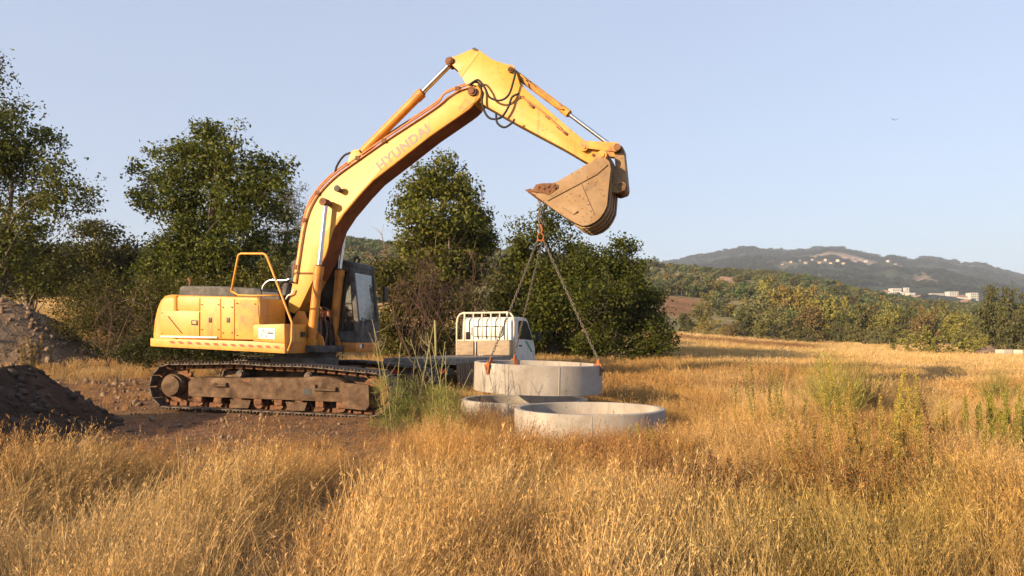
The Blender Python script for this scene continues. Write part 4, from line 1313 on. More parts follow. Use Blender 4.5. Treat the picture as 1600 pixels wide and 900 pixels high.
# ------------------------------------------------------------------ weeds that stand out from the grass, each its own plant
def needle_quads(P, Dv, L, w, rng):
    sd = unit(np.cross(Dv, rng.normal(size=P.shape)))
    L = np.asarray(L)[:, None]
    V = np.stack([P - sd * w, P + sd * w, P + Dv * L + sd * w * 0.3, P + Dv * L - sd * w * 0.3], 1).reshape(-1, 3)
    return V, np.arange(4 * len(P)).reshape(-1, 4)

def weed_root(name, label, px, D, cat='weed', group=None):
    x = at(px, 500, D)[0]
    return empty(name, (x, D, hz(x, D) - 0.02), label=label, cat=cat, group=group)

def fennel(px, top, D, label, seed, stems=2, tuft=0.5, col=(0.22, 0.225, 0.06), nl=900):
    rng = np.random.default_rng(seed)
    r = weed_root('fennel_plant', label, px, D, 'plant')
    H = at(px, top, D)[2] - r.location.z
    mb = MB()
    for k in range(stems):
        ln = rng.normal(0, 0.16, 2)
        h = H * (1 if k == 0 else rng.uniform(0.7, 0.95))
        pts = smooth_path([np.array([rng.normal() * .05, rng.normal() * .05, 0]), np.array([ln[0] * h * .4, ln[1] * h * .4, h * 0.5]), np.array([ln[0] * h, ln[1] * h, h])], 7)
        mb.tube(pts, np.linspace(0.009, 0.004, len(pts)), 5)
        for j in range(6):
            q = pts[rng.integers(5, len(pts) - 1)]
            e = q + unit(np.array([rng.normal(), rng.normal() * .6, 1.6])) * rng.uniform(0.15, 0.4) * h * 0.5
            mb.tube(smooth_path([q, (q + e) / 2 + [rng.normal() * .02, 0, -0.02], e], 3), np.linspace(0.0045, 0.0022, 7), 4)
    mb.build('stem', MATS['stem'], r)
    c = rng.normal(size=(nl // 12, 3)) * [tuft * .42, tuft * .35, 1]
    c[:, 2] = rng.uniform(0.05, H * 0.48, len(c)) 
    P = np.repeat(c, 12, 0) + rng.normal(size=(len(c) * 12, 3)) * 0.03
    Dv = unit(rng.normal(size=P.shape) * 0.6 + np.array([0, 0, 0.7]))
    V, F = needle_quads(P, Dv, rng.uniform(0.07, 0.17, len(P)), 0.0028, rng)
    o = link('leaves', np_mesh('leaves', V, F), MATS['weed'], parent=r)
    o.color = (*col, 1)

def spike(px, top, D, label, seed, stems=3, col=(0.36, 0.31, 0.06), leafcol=None, spread=0.12, dens=230, name='flowering_weed', fat=0.021, lo=0.25, leaf=0.021):
    """upright stalks thickly set with small yellow-green leaves and flower heads"""
    rng = np.random.default_rng(seed)
    r = weed_root(name, label, px, D)
    H = at(px, top, D)[2] - r.location.z
    mb = MB()
    PP, TT = [], []
    for k in range(stems):
        h = H * (1 if k == 0 else rng.uniform(0.55, 0.95))
        b = np.array([rng.normal() * spread, rng.normal() * spread * .7, 0]) * (0 if k == 0 else 1)
        e = b + np.array([rng.normal() * 0.10 * h, rng.normal() * 0.08 * h, h])
        pts = smooth_path([b, (b + e) / 2 + rng.normal(size=3) * 0.02, e], 6)
        mb.tube(pts, np.linspace(0.006, 0.0025, len(pts)), 4)
        A = np.array(pts)
        n = int(dens * h * 2.2)
        t = (lo + (1 - lo) * rng.uniform(0, 1, n)) * (len(A) - 1)
        i = np.minimum(t.astype(int), len(A) - 2)
        q = A[i] + (A[i + 1] - A[i]) * (t - i)[:, None]
        q = q + rng.normal(size=q.shape) * fat * (1.25 - 0.8 * (t / (len(A) - 1)))[:, None]
        PP.append(q)
    mb.build('stem', MATS['stem'], r)
    P = np.concatenate(PP)
    V, F = leaf_quads(P, leaf, rng, 0.2, 0.45)
    o = link('leaves', np_mesh('leaves', V, F), MATS['weed'], parent=r)
    o.color = (*col, 1)

def broom(px, top, D, label, seed, n=160, w=0.5, col=(0.17, 0.165, 0.05), name='broom_shrub', leafy=0):
    """shrub of thin upright switches"""
    rng = np.random.default_rng(seed)
    r = weed_root(name, label, px, D, 'shrub')
    H = at(px, top, D)[2] - r.location.z
    PP, DD, LL = [], [], []
    for k in range(n):
        a = rng.uniform(0, 6.28)
        rr = w * math.sqrt(rng.uniform())
        d = np.array([math.cos(a) * rr * 0.9 / H, math.sin(a) * rr * 0.9 / H, 1.0])
        h = H * rng.uniform(0.45, 1.0) * (1 - 0.35 * (rr / w) ** 2)
        p = np.array([math.cos(a), math.sin(a), 0]) * rr * 0.35
        m = 5
        for j in range(m):
            d = unit(d + rng.normal(size=3) * 0.10)
            PP.append(p); DD.append(d); LL.append(h / m * 1.05)
            p = p + d * h / m
            if j >= 1:
                for _ in range(4):
                    PP.append(p - d * h / m * rng.uniform()); DD.append(unit(d + rng.normal(size=3) * 0.45)); LL.append(h * rng.uniform(0.08, 0.2))
    V, F = needle_quads(np.array(PP), np.array(DD), np.array(LL), 0.0032, rng)
    o = link('switches', np_mesh('switches', V, F), MATS['weed'], parent=r)
    o.color = (*col, 1)
ramp_mat('stem', [(0.15, 0.145, 0.06), (0.25, 0.225, 0.10), (0.32, 0.28, 0.15)], scale=8, rough=0.8)
MATS['weed'].name = 'weed'

fennel(604, 508, 12.2, 'tall pale fennel stalk at the front end of the track, below the cab', 61, 1, 0.30, nl=500)
fennel(618, 500, 12.0, 'tall forked fennel with green feathery base right of the track', 62, 2, 0.34, nl=900)
fennel(652, 505, 12.3, 'slim fennel stalk left of the red tail lamp', 63, 2, 0.32, nl=500)
fennel(682, 520, 12.1, 'fennel with three stalks in front of the red tail lamp', 64, 3, 0.34, nl=700)
fennel(700, 535, 11.9, 'bushy green fennel right beside the left concrete ring', 65, 3, 0.34, (0.27, 0.26, 0.07), nl=1200)
fennel(640, 560, 12.2, 'low green feathery fennel between track and ring', 66, 1, 0.36, nl=800)
broom(1300, 528, 13.5, 'tall yellow green broom standing up in the right field', 71, 210, 0.7, (0.34, 0.30, 0.075))
broom(1345, 548, 14.5, 'brownish broom right behind the tall yellow green one', 72, 170, 0.55, (0.28, 0.20, 0.08))
broom(1420, 566, 17, 'dull brown shrub in the field right of the tall broom', 73, 150, 0.7, (0.26, 0.185, 0.08))
broom(1550, 566, 16, 'small green shrub in the field below the gravel heap', 74, 130, 0.45, (0.26, 0.24, 0.065))
broom(1210, 570, 17, 'low brown shrub in the field left of the tall broom', 75, 120, 0.6, (0.22, 0.16, 0.07))
YF = (0.46, 0.36, 0.06)
spike(1305, 560, 9.6, 'tall yellow flower spike in front of the tall broom', 81, 2, YF)
spike(1386, 572, 8.6, 'yellow flowering weed with two high spikes right of the broom', 82, 4, YF, spread=0.10)
spike(1432, 582, 8.8, 'leaning yellow flower spike right of the two high ones', 83, 2, YF)
spike(1470, 618, 8.4, 'thin dark brown seed spike standing alone in the pale grass', 84, 1, (0.17, 0.10, 0.045), dens=300)
spike(1180, 565, 11.5, 'spreading yellow green weed left of the tall broom', 85, 7, (0.30, 0.26, 0.06), spread=0.35)
spike(1565, 608, 9.0, 'dense yellow green flowering weed near the right edge', 86, 14, (0.30, 0.28, 0.05), spread=0.32, dens=330)
spike(1592, 600, 8.8, 'dense yellow green flowering weed cut by the right edge', 87, 10, (0.31, 0.28, 0.05), spread=0.25, dens=330)
spike(1345, 640, 7.6, 'bushy golden weed in the middle of the right field', 88, 16, (0.38, 0.26, 0.06), spread=0.34, dens=300)
spike(1420, 650, 7.4, 'bushy golden weed right of the other golden one', 89, 14, (0.36, 0.27, 0.06), spread=0.3, dens=300)
spike(1270, 650, 8.0, 'loose golden weed left of the bushy golden ones', 90, 9, (0.42, 0.29, 0.08), spread=0.3, dens=240)
spike(1380, 700, 6.6, 'rusty brown leafy weed low in the right field', 91, 15, (0.30, 0.15, 0.05), spread=0.26, dens=300, fat=0.028, lo=0.1)
spike(1455, 700, 6.6, 'dark olive weed beside the rusty brown one', 92, 10, (0.20, 0.16, 0.05), spread=0.22, dens=300, lo=0.1)
spike(988, 662, 9.5, 'yellow green weed right in front of the front ring', 93, 4, (0.34, 0.31, 0.06), spread=0.10, dens=260)
spike(1012, 668, 9.3, 'small yellow green weed at the right of the front ring', 94, 3, (0.34, 0.31, 0.06), spread=0.08, dens=260)
spike(975, 715, 8.0, 'pale green weed in the grass below the front ring', 95, 6, (0.30, 0.27, 0.07), spread=0.14, dens=240)
spike(1110, 700, 6.9, 'reddish brown leafy weed in the middle foreground', 96, 16, (0.27, 0.14, 0.06), spread=0.34, dens=280, lo=0.1)
spike(1160, 715, 6.5, 'brown leafy weed right of the reddish brown one', 97, 12, (0.25, 0.15, 0.065), spread=0.3, dens=280, lo=0.1)
spike(60, 520, 21.2, 'dry yellow weed growing on the slope of the brown mound', 98, 9, (0.26, 0.19, 0.07), spread=0.22, dens=150, leaf=0.05)
spike(1330, 598, 10.5, 'golden bushy weed at the foot of the tall broom', 181, 14, (0.44, 0.31, 0.07), spread=0.34, dens=240)
spike(1405, 606, 10.2, 'golden bushy weed behind the two high flower spikes', 182, 14, (0.44, 0.32, 0.07), spread=0.34, dens=240)
spike(1500, 640, 9.4, 'loose golden weed left of the dense weed near the right edge', 183, 10, (0.40, 0.28, 0.08), spread=0.34, dens=220)
spike(1235, 612, 10.8, 'loose golden weed left of the tall broom', 184, 10, (0.42, 0.30, 0.09), spread=0.36, dens=220)
spike(1310, 690, 7.0, 'reddish golden weed below the loose golden one', 185, 13, (0.34, 0.20, 0.06), spread=0.3, dens=260, lo=0.1)
spike(1530, 720, 6.8, 'brownish leafy weed low near the right edge', 186, 11, (0.33, 0.22, 0.07), spread=0.28, dens=260, lo=0.1)
broom(1360, 800, 5.1, 'green broom like weed low in the right foreground', 76, 110, 0.35, (0.24, 0.225, 0.06))
broom(1450, 830, 4.9, 'green wispy weed at the lower right', 77, 110, 0.35, (0.23, 0.21, 0.06))
broom(1285, 830, 4.9, 'yellowish wispy weed low in the right foreground, left of the green ones', 78, 90, 0.3, (0.27, 0.23, 0.07))

# ------------------------------------------------------------------ the excavator
UP = Frame((-4.2, 15.57, 0), 15, 1.5)
EXC = empty('excavator', label='yellow crawler excavator with raised boom, standing on its tracks in the yard', cat='excavator')
EXC.matrix_world = UP.matrix()
def L(px, py, ly): return UP.loc(px, py, ly)
def LP(px, py, ly):
    a, b = UP.loc(px, py, ly)
    return Vector((a, ly, b))
def outline(pts, ly): return [UP.loc(p[0], p[1], ly) for p in pts]
def part(mb, name, mat, parent=None, smooth=35, **kw):
    return mb.build(name, MATS[mat], parent or EXC, smooth, **kw)

# --- undercarriage
TRK_W = 0.60
def track_path():
    c1, r1 = np.array([-1.96, 0.535]), 0.375
    c2, r2 = np.array([1.97, 0.525]), 0.355
    zb = 0.165
    pts = []
    for x in np.linspace(1.85, -1.85, 30): pts.append((x, zb))
    for a in np.linspace(-math.pi / 2 - 0.12, -math.pi * 1.5 + 0.05, 26): pts.append((c1[0] + r1 * math.cos(a), c1[1] + r1 * math.sin(a)))
    top = smooth_path([(-1.94, c1[1] + r1, 0), (-1.3, 0.935, 0), (-0.62, 0.962, 0), (0.05, 0.945, 0), (0.72, 0.95, 0), (1.35, 0.915, 0), (1.92, c2[1] + r2, 0)], 6)
    for p in top[1:-1]: pts.append((p[0], p[1]))
    for a in np.linspace(math.pi / 2 - 0.05, -math.pi / 2 + 0.12, 26): pts.append((c2[0] + r2 * math.cos(a), c2[1] + r2 * math.sin(a)))
    P = np.array(pts + [pts[0]])
    d = np.concatenate([[0], np.cumsum(np.hypot(*np.diff(P, axis=0).T))])
    n = 50
    t = np.linspace(0, d[-1], n, endpoint=False)
    A = np.stack([np.interp(t, d, P[:, 0]), np.interp(t, d, P[:, 1])], 1)
    B = np.stack([np.interp((t + 0.08) % d[-1], d, P[:, 0]), np.interp((t + 0.08) % d[-1], d, P[:, 1])], 1)
    C = np.stack([np.interp((t - 0.08) % d[-1], d, P[:, 0]), np.interp((t - 0.08) % d[-1], d, P[:, 1])], 1)
    return A, B - C, d[-1] / n, c1, r1, c2, r2
A_, T_, PITCH_, C1, R1, C2, R2 = track_path()
def shoe_mesh():
    mb = MB()
    h = PITCH_ / 2 * 0.97
    mb.box((-h, -TRK_W / 2, 0.012), (h, TRK_W / 2, 0.034), 0.004, 1)
    for k, x in enumerate((-h * 0.72, 0.0, h * 0.72)):
        mb.box((x - 0.012, -TRK_W / 2, 0.034), (x + 0.012, TRK_W / 2, 0.062), 0.004, 1)
    o = mb.build('track_shoe', MATS['track_steel'])
    me = o.data
    bpy.data.objects.remove(o)
    return me
def chain_link_mesh():
    mb = MB()
    h = PITCH_ / 2
    for y in (-0.085, 0.085):
        mb.box((-h * 1.05, y - 0.022, -0.075), (h * 0.55, y + 0.022, 0.012), 0.012, 1)
    mb.cyl((-h * 0.7, -0.11, -0.032), (-h * 0.7, 0.11, -0.032), 0.03, seg=8)
    o = mb.build('track_link', MATS['rust_steel'])
    me = o.data
    bpy.data.objects.remove(o)
    return me
SHOE, LINK = shoe_mesh(), chain_link_mesh()
def out2(pts): return [UC.loc(p[0], p[1], -1.52) for p in pts]
for side in (-1, 1):
    yc = 1.24 * side
    o = side                                    # outward direction
    prof = out2([(292, 619), (292, 597), (300, 589.5), (350, 590.5), (420, 590.5), (473, 590.5), (488, 588), (520, 590), (536, 597), (536, 628.5), (420, 624)])
    mb = MB()
    mb.prism(prof, yc + o * 0.235, yc - o * 0.20, 0.012)
    # front fork plates that carry the idler
    fork = out2([(530, 598), (537, 598), (576, 601), (577, 634), (571, 641), (537, 638)])
    mb.prism(fork, yc + o * 0.285, yc + o * 0.20, 0.012)
    mb.prism(fork, yc - o * 0.22, yc - o * 0.16, 0.01)
    tf = mb.build('track_frame', MATS['dusty_steel'], EXC, 35)
    tf.rotation_euler.z = math.radians(5)
    for k in range(len(A_)):
        ang = math.atan2(T_[k][1], T_[k][0])
        for nm, me in (('track_shoe', SHOE), ('track_link', LINK)):
            s_ = link(nm, me, None, parent=tf)
            s_.location = (A_[k][0], yc, A_[k][1])
            s_.rotation_euler = (0, -ang, 0)      # the path runs so that local +z of the shoe must face outwards
    # drive sprocket with its round hub, idler wheel
    mb = MB()
    tee = []
    for k in range(21):
        a = 2 * math.pi * k / 21
        tee += [(C1[0] + r * math.cos(a + da), C1[1] + r * math.sin(a + da)) for r, da in ((0.30, 0.0), (0.355, 0.09), (0.355, 0.18), (0.30, 0.26))]
    mb.prism(tee, yc - 0.03, yc + 0.03)
    part(mb, 'sprocket', 'rust_steel', tf)
    mb = MB().cyl((C1[0], yc - o * 0.25, C1[1]), (C1[0], yc + o * 0.22, C1[1]), 0.215, seg=40).cyl((C1[0], yc + o * 0.22, C1[1]), (C1[0], yc + o * 0.275, C1[1]), 0.19, 0.18, seg=40)
    part(mb, 'final_drive', 'dusty_steel', tf)
    mb = MB().cyl((C2[0], yc - 0.05, C2[1]), (C2[0], yc + 0.05, C2[1]), 0.285, seg=40).cyl((C2[0], yc - 0.10, C2[1]), (C2[0], yc + 0.10, C2[1]), 0.255, seg=40)
    part(mb, 'idler_wheel', 'rust_steel', tf)
    for x in (-0.62, 0.72):
        mb = MB().cyl((x, yc - o * 0.1, 0.80), (x, yc + o * 0.16, 0.80), 0.075, seg=16).cyl((x, yc + o * 0.16, 0.80), (x, yc + o * 0.21, 0.80), 0.058, seg=16).box((x - .04, yc - .06, .64), (x + .04, yc + .02, .80))
        part(mb, 'carrier_roller', 'track_steel', tf)
    for k in range(8):
        x = -1.42 + k * 0.40
        mb = MB().cyl((x, yc - 0.17, 0.265), (x, yc + 0.17, 0.265), 0.088, seg=16).box((x - 0.075, yc + o * 0.13, 0.25), (x + 0.075, yc + o * 0.21, 0.36), 0.01)
        part(mb, 'track_roller', 'rust_steel', tf)
    for x0 in (-0.55, 0.55):
        part(MB().prism([(x0 - .16, .18), (x0 + .16, .18), (x0 + .21, .33), (x0 - .21, .33)], yc + o * 0.215, yc + o * 0.238, 0.004), 'track_guard', 'dusty_steel', tf)
    if side < 0:
        xh, zh = UC.loc(480, 612, -1.5)
        part(MB().box((xh - .075, yc + o * .232, zh - .06), (xh + .075, yc + o * .239, zh + .06)), 'opening_shade_plate', 'black_paint', tf, label='black square plate painted as the dark of an opening in the track frame')  # flat black plate; the hole's inner shade is its colour
        for (pa, pb) in (((489, 603), (525, 611)), ((333, 601), (354, 604))):
            xa, za = UC.loc(*pa, -1.5); xb, zb_ = UC.loc(*pb, -1.5)
            part(MB().box((xa, yc + o * .225, zb_), (xb, yc + o * .30, zb_ + .035), 0.008).box((xa, yc + o * .225, zb_ + .035), (xa + .05, yc + o * .28, za + .03), 0.008).box((xb - .08, yc + o * .225, zb_ + .035), (xb, yc + o * .285, zb_ + .075), 0.008), 'step', 'dusty_steel', tf)
        xm, zm = UC.loc(381, 592, -1.5)
        part(MB().box((xm - .11, yc + o * .20, zm - .05), (xm + .12, yc + o * .241, zm), 0.01, rot=Matrix.Rotation(0.10, 3, 'Y')), 'slot_cover', 'rust_steel', tf)
mb = MB().box((-0.95, -0.75, 0.50), (0.95, 0.75, 0.93), 0.06)
for sx in (-1, 1):
    for sy in (-1, 1):
        mb.box((sx * 0.85 - .22, sy * 0.60 - .45, 0.48), (sx * 0.85 + .22, sy * 0.60 + .45, 0.84), 0.05, rot=Matrix.Rotation(sx * sy * -0.35, 3, 'Z'))
cb = part(mb, 'carbody', 'dusty_steel')
cb.rotation_euler.z = math.radians(5)
part(MB().cyl((0, 0, 0.93), (0, 0, 1.10), 0.66, seg=48).cyl((0, 0, 1.10), (0, 0, 1.22), 0.60, seg=48), 'swing_bearing', 'black_dusty')

# --- upper structure
NEAR_Y = -1.40
xr = L(236, 541, NEAR_Y)[0]
zdeck = L(446, 552, NEAR_Y)[1]
part(MB().box((xr + 0.35, -1.25, zdeck + 0.01), (0.35, 1.25, zdeck + 0.16), 0.02).box((0.35, -0.72, zdeck + 0.01), (0.72, 0.28, zdeck + 0.14), 0.02), 'deck', 'black_dusty')
cw = outline([(236.5, 541), (236.2, 522), (238.5, 500), (242.5, 482), (248, 468.5), (255, 461.5), (263, 459.6), (276, 460), (276, 541.8)], NEAR_Y)
mb = MB().prism(cw, -1.40, 1.40, 0.13, 5)
part(mb, 'counterweight', 'yellow_paint', smooth=50)
hood = outline([(277, 530), (277, 461), (400, 464.2), (404.5, 467), (406, 474), (407, 532)], NEAR_Y)
hd = part(MB().prism(hood, -1.39, -0.52, 0.035, 3), 'engine_hood', 'yellow_paint', smooth=50)
def panel(pts, name, y=-1.405, t=0.02, mat='yellow_paint', parent=None, bev=0.006, **kw):
    return part(MB().prism(outline(pts, NEAR_Y), y, y + t, bev, 2), name, mat, parent or hd, **kw)
panel([(251, 485), (312, 487), (312, 526.5), (250.5, 525)], 'hood_door', y=-1.416)
panel([(277.5, 464), (312, 465.5), (312, 485.4), (277.5, 483.6)], 'hood_panel')
panel([(313.2, 465.5), (344.4, 466.5), (345, 528.5), (313.2, 527)], 'hood_panel')
panel([(346, 466.6), (366, 467.2), (366, 530), (346.4, 529)], 'hood_panel')
panel([(367, 467.2), (402.5, 468.5), (405, 505), (396, 506.5), (396, 530.5), (367, 530)], 'hood_panel', mat='worn_paint', y=-1.402)
panel([(252, 524.4), (311, 525.4), (340, 526.2), (340, 528.4), (252, 527)], 'scuffed_strip', y=-1.424, t=0.012, mat='white_sticker', bev=0, label='worn whitish strip along the lower edge of the doors')
panel([(300, 500), (310.5, 500.4), (310.5, 508.5), (300, 508)], 'door_latch', y=-1.424, mat='black_paint', bev=0.003)
panel([(302, 502), (308, 502.3), (308, 506.5), (302, 506)], 'latch_plate', y=-1.430, mat='yellow_paint', bev=0.002)
for (px, py) in ((316, 476), (316, 515), (342, 476), (342, 515), (254, 489), (254, 521), (349, 480), (349, 520), (363, 480), (363, 520), (371, 474), (399, 475), (371, 524)):
    c = LP(px, py, NEAR_Y)
    part(MB().cyl((c.x, -1.425, c.z), (c.x, -1.40, c.z), 0.011, seg=8), 'bolt', 'rust_steel', hd)
for (px, py) in ((329, 500), (357, 500)):
    panel([(px - 2.5, py - 4), (px + 2.5, py - 4), (px + 2.5, py + 4), (px - 2.5, py + 4)], 'panel_latch', y=-1.415, t=0.012, mat='black_paint', bev=0.003)
# a hanging stay on the door
p0, p1 = LP(262, 494, -1.43), LP(284, 521, -1.43)
part(MB().tube([p0, p1], 0.006, 5), 'door_stay', 'rust_steel', hd)
# left hand hood and cover
part(MB().prism([(a, b) for a, b in hood], 0.62, 1.38, 0.035, 3), 'engine_hood', 'yellow_paint', smooth=50)
blk = outline([(277, 470), (279, 449), (284, 446.4), (340, 446.8), (404, 450), (408, 456), (408, 474)], -0.52)
ec = part(MB().prism(blk, -0.50, 0.60, 0.05, 3), 'engine_cover', 'black_dusty', smooth=50)
blk2 = outline([(408, 474), (408, 455), (432, 456.5), (436, 462), (436, 474)], -0.52)
part(MB().prism(blk2, -0.50, 0.30, 0.03, 3), 'tank_top', 'black_dusty', smooth=50)
p = LP(297, 447, -0.2)
part(MB().tube([p, p + Vector((0, 0, .10)), p + Vector((-.05, 0, .17))], 0.03, 10), 'exhaust_pipe', 'rust_steel', ec)
# skirt with hazard stripes
sk = part(MB().prism(outline([(236.5, 541), (236.5, 528.5), (396, 533.2), (446, 536.5), (446, 552.3)], NEAR_Y), -1.43, -1.30, 0.012, 2), 'skirt', 'yellow_paint')
for k in range(13):
    px = 266 + k * 13.6
    py = 532.5 + (px - 266) / 175 * 8.5
    part(MB().prism(outline([(px, py), (px + 7, py + .3), (px + 10, py + 4.3), (px + 3, py + 4.0)], NEAR_Y), -1.4335, -1.4305), 'hazard_stripe', 'red_stripe', sk)
# tool box at the front right corner, with sticker
x1 = L(446, 540, NEAR_Y)[0]
tb = part(MB().prism(outline([(397, 507.5), (445.5, 506), (446, 536.3), (397, 532.8)], NEAR_Y), -1.43, -0.66, 0.014, 2), 'tool_box', 'yellow_paint')
tb2 = part(MB().prism([(x1 - 0.62, zdeck - .005), (x1 + 0.02, zdeck - .005), (x1 + 0.02, zdeck + .21), (x1 - 0.62, zdeck + .21)], -1.29, -0.62, 0.012, 2), 'front_step', 'orange_paint')
st = part(MB().prism(outline([(405.5, 512), (431, 513.2), (431, 530), (405.5, 528.6)], NEAR_Y), -1.436, -1.432), 'warning_sticker', 'white_sticker', tb, label='white sticker with a black warning triangle')
a_, b_, c_ = LP(407, 526.5, -1.439), LP(417, 527, -1.439), LP(411.8, 514.5, -1.439)
part(MB().tube([a_, b_, c_], 0.007, 4, closed=True), 'warning_triangle', 'black_paint', st)
part(MB().prism(outline([(419.5, 519), (429, 519.5), (429, 522), (419.5, 521.5)], NEAR_Y), -1.4385, -1.4365), 'sticker_print', 'black_paint', st)
xf = x1 + 0.004
yv, zv = -0.80, L(446, 522, NEAR_Y)[1]
part(MB().box((xf - .01, yv - .07, zv - .05), (xf + .008, yv + .07, zv + .05)).box((xf + .008, yv - .05, zv - .03), (xf + .011, yv + .05, zv - .012)).box((xf + .008, yv - .05, zv + .012), (xf + .011, yv + .05, zv + .03)), 'vent', 'black_paint', tb)

def rail(pts, r, name, mat, ly=None, n=0, parent=None, seg=8):
    P = [LP(*q, ly) if len(q) == 2 else LP(*q) for q in pts]
    if n: P = [Vector(v) for v in smooth_path(P, n)]
    return part(MB().tube(P, r, seg), name, mat, parent, smooth=None)
rail([(369, 462, -1.1), (361.5, 455, -1.3), (372, 401, -1.3), (373.2, 398, -1.3), (376, 396.3, -1.3), (411, 396.3, -1.3), (414.5, 397.5, -1.3), (417.5, 402, -1.3), (456.3, 504, -1.3), (455.5, 533, -1.34), (450, 549, -1.40)], 0.022, 'handrail', 'yellow_paint')
rail([(361.5, 455, -1.3), (372, 461, -1.3), (395, 462, -1.3), (436, 461.5, -1.3)], 0.018, 'handrail', 'yellow_paint')
rail([(409, 460), (412, 446), (423, 437.5), (440, 438.5), (455, 436)], 0.022, 'pipe', 'chrome', -0.42, 4)
rail([(434, 458), (438, 444), (447, 439), (458, 441)], 0.02, 'hose', 'rubber', -0.45, 4)
rail([(446, 468), (450, 462), (456, 459), (459, 452)], 0.016, 'hose', 'white_sticker', -0.45, 4)
c = LP(449, 462, -0.35)
part(MB().cyl(c, c + Vector((0, 0, .20)), 0.10, seg=24).cyl(c + Vector((0, 0, .20)), c + Vector((0, 0, .24)), 0.105, 0.09, seg=24), 'filter_housing', 'black_dusty')

# boom foot brackets
for y in (-0.47, 0.19):
    part(MB().prism([(-0.30, zdeck + .1), (-.12, zdeck + .52), (0.06, zdeck + .80), (0.20, zdeck + .80), (.30, zdeck + .6), (.62, zdeck + .3), (.68, zdeck + .1)], y, y + .045, 0.01), 'boom_bracket', 'orange_paint')

# --- boom
BY, BW = -0.13, 0.27
bn = BY - BW
boom_out = outline([(450, 474), (455, 452), (462, 412), (471, 358), (480, 327), (495, 302), (520, 276.5), (557, 249.5), (600, 219.5), (673, 172), (703, 151), (724, 137.5), (737, 131.5), (747, 134), (752, 142), (750, 152), (742, 161), (733, 169.5), (723, 177), (673, 211.5), (627, 247.5), (583, 281.5), (563, 303), (537, 334), (522, 357), (508, 400), (488, 440), (467, 484), (459, 490), (451, 486)], bn)
boom = part(MB().prism(boom_out, bn, BY + BW, 0.016, 2), 'boom', 'boom_paint', smooth=30)
# strip added under the boom: its reddish brown carries the underside's shade
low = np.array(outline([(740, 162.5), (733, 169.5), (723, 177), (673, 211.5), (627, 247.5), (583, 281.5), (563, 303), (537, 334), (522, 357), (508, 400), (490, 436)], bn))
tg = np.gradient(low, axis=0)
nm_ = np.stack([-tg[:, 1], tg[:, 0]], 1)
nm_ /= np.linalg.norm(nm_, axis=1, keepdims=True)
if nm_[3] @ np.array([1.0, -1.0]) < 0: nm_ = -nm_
part(MB().prism([tuple(v) for v in low + nm_ * .010] + [tuple(v) for v in (low - nm_ * .004)[::-1]], bn + .012, BY + BW - .012), 'belly_shade_strip', 'underside_shade_brown', boom)
# weld bead plates along the lower flange, worn plate at the tip
part(MB().prism(outline([(716, 170), (728, 153), (746, 150), (741, 160), (722, 175)], bn), bn - .010, bn - .001), 'boom_tip_plate', 'worn_paint', boom)
for (px, py, r) in ((738.7, 143.6, .085),):
    c = LP(px, py, bn)
    part(MB().cyl(c + Vector((0, -.06, 0)), c + Vector((0, 2 * BW + .06, 0)), r, seg=28).cyl(c + Vector((0, -.09, 0)), c + Vector((0, -.06, 0)), r * .6, seg=20), 'boom_pin', 'rust_steel', boom)
def flow(pts, y, r, nm='hydraulic_pipe', mat='grey_pipe', n=5, par=None):
    rail(pts, r, nm, mat, y, n, par or boom, 7)
edge = [(459.5, 440), (464, 410), (472.5, 355), (482, 323), (497, 298), (522, 272.5), (559, 245.5), (602, 215.5), (660, 177.5), (685, 160)]
flow(edge + [(694, 147), (712, 139), (735, 131)], bn + .02, 0.019)
flow([(a + 2.2, b + 3.2) for a, b in edge] + [(700, 152), (716, 142), (737, 135)], bn - .03, 0.016)
flow([(a - 1.5, b - 2.2) for a, b in edge[2:]] + [(696, 144), (714, 136), (736, 128)], BY + .1, 0.018)
for (px, py) in ((497, 303), (560, 248), (601, 221), (716, 140), (476, 345), (463, 418)):
    c = LP(px, py, bn)
    part(MB().box(c + Vector((-.045, -.055, -.03)), c + Vector((.045, .04, .05)), 0.01), 'pipe_clamp', 'rust_steel', boom)
flow([(523, 272), (527, 258), (538, 243), (552, 238), (563, 236)], BY - .1, 0.022, 'hose', 'rubber', 5)
c = LP(532, 298, bn)
part(MB().cyl(c, c + Vector((0, -.10, 0)), 0.045, seg=16).cyl(c + Vector((0, -.10, .015)), c + Vector((0, -.16, .02)), 0.06, 0.065, seg=16), 'work_light', 'black_dusty', boom)
# lettering
def lettering(text, p0, p1, height, ly, mat, parent):
    cu = bpy.data.curves.new('lettering', 'FONT')
    cu.body = text
    cu.size = 1.0
    cu.offset = 0.035
    cu.extrude = 0.0
    cu.space_character = 1.12
    t = bpy.data.objects.new('lettering_curve', cu)
    COL.objects.link(t)
    dg = bpy.context.evaluated_depsgraph_get()
    me = bpy.data.meshes.new_from_object(t.evaluated_get(dg))
    bpy.data.objects.remove(t)
    co = np.array([v.co for v in me.vertices])
    co -= co.min(0)
    w, h = co[:, 0].max(), co[:, 1].max()
    a, b = np.array(p0), np.array(p1)
    d = b - a
    ln = np.linalg.norm(d)
    u = d / ln
    v = np.array([-u[1], u[0]])
    out = np.zeros((len(co), 3))
    q = a + np.outer(co[:, 0] / w * ln, u) + np.outer(co[:, 1] / h * height, v)
    out[:, 0], out[:, 1], out[:, 2] = q[:, 0], ly, q[:, 1]
    me.vertices.foreach_set('co', out.ravel())
    me.materials.clear()
    me.materials.append(MATS[mat])
    me.update()
    return link('lettering', me, None, parent=parent)
lettering('HYUNDAI', L(594.5, 267, bn), L(673, 205, bn), 0.19, bn - 0.004, 'lettering_grey', boom)

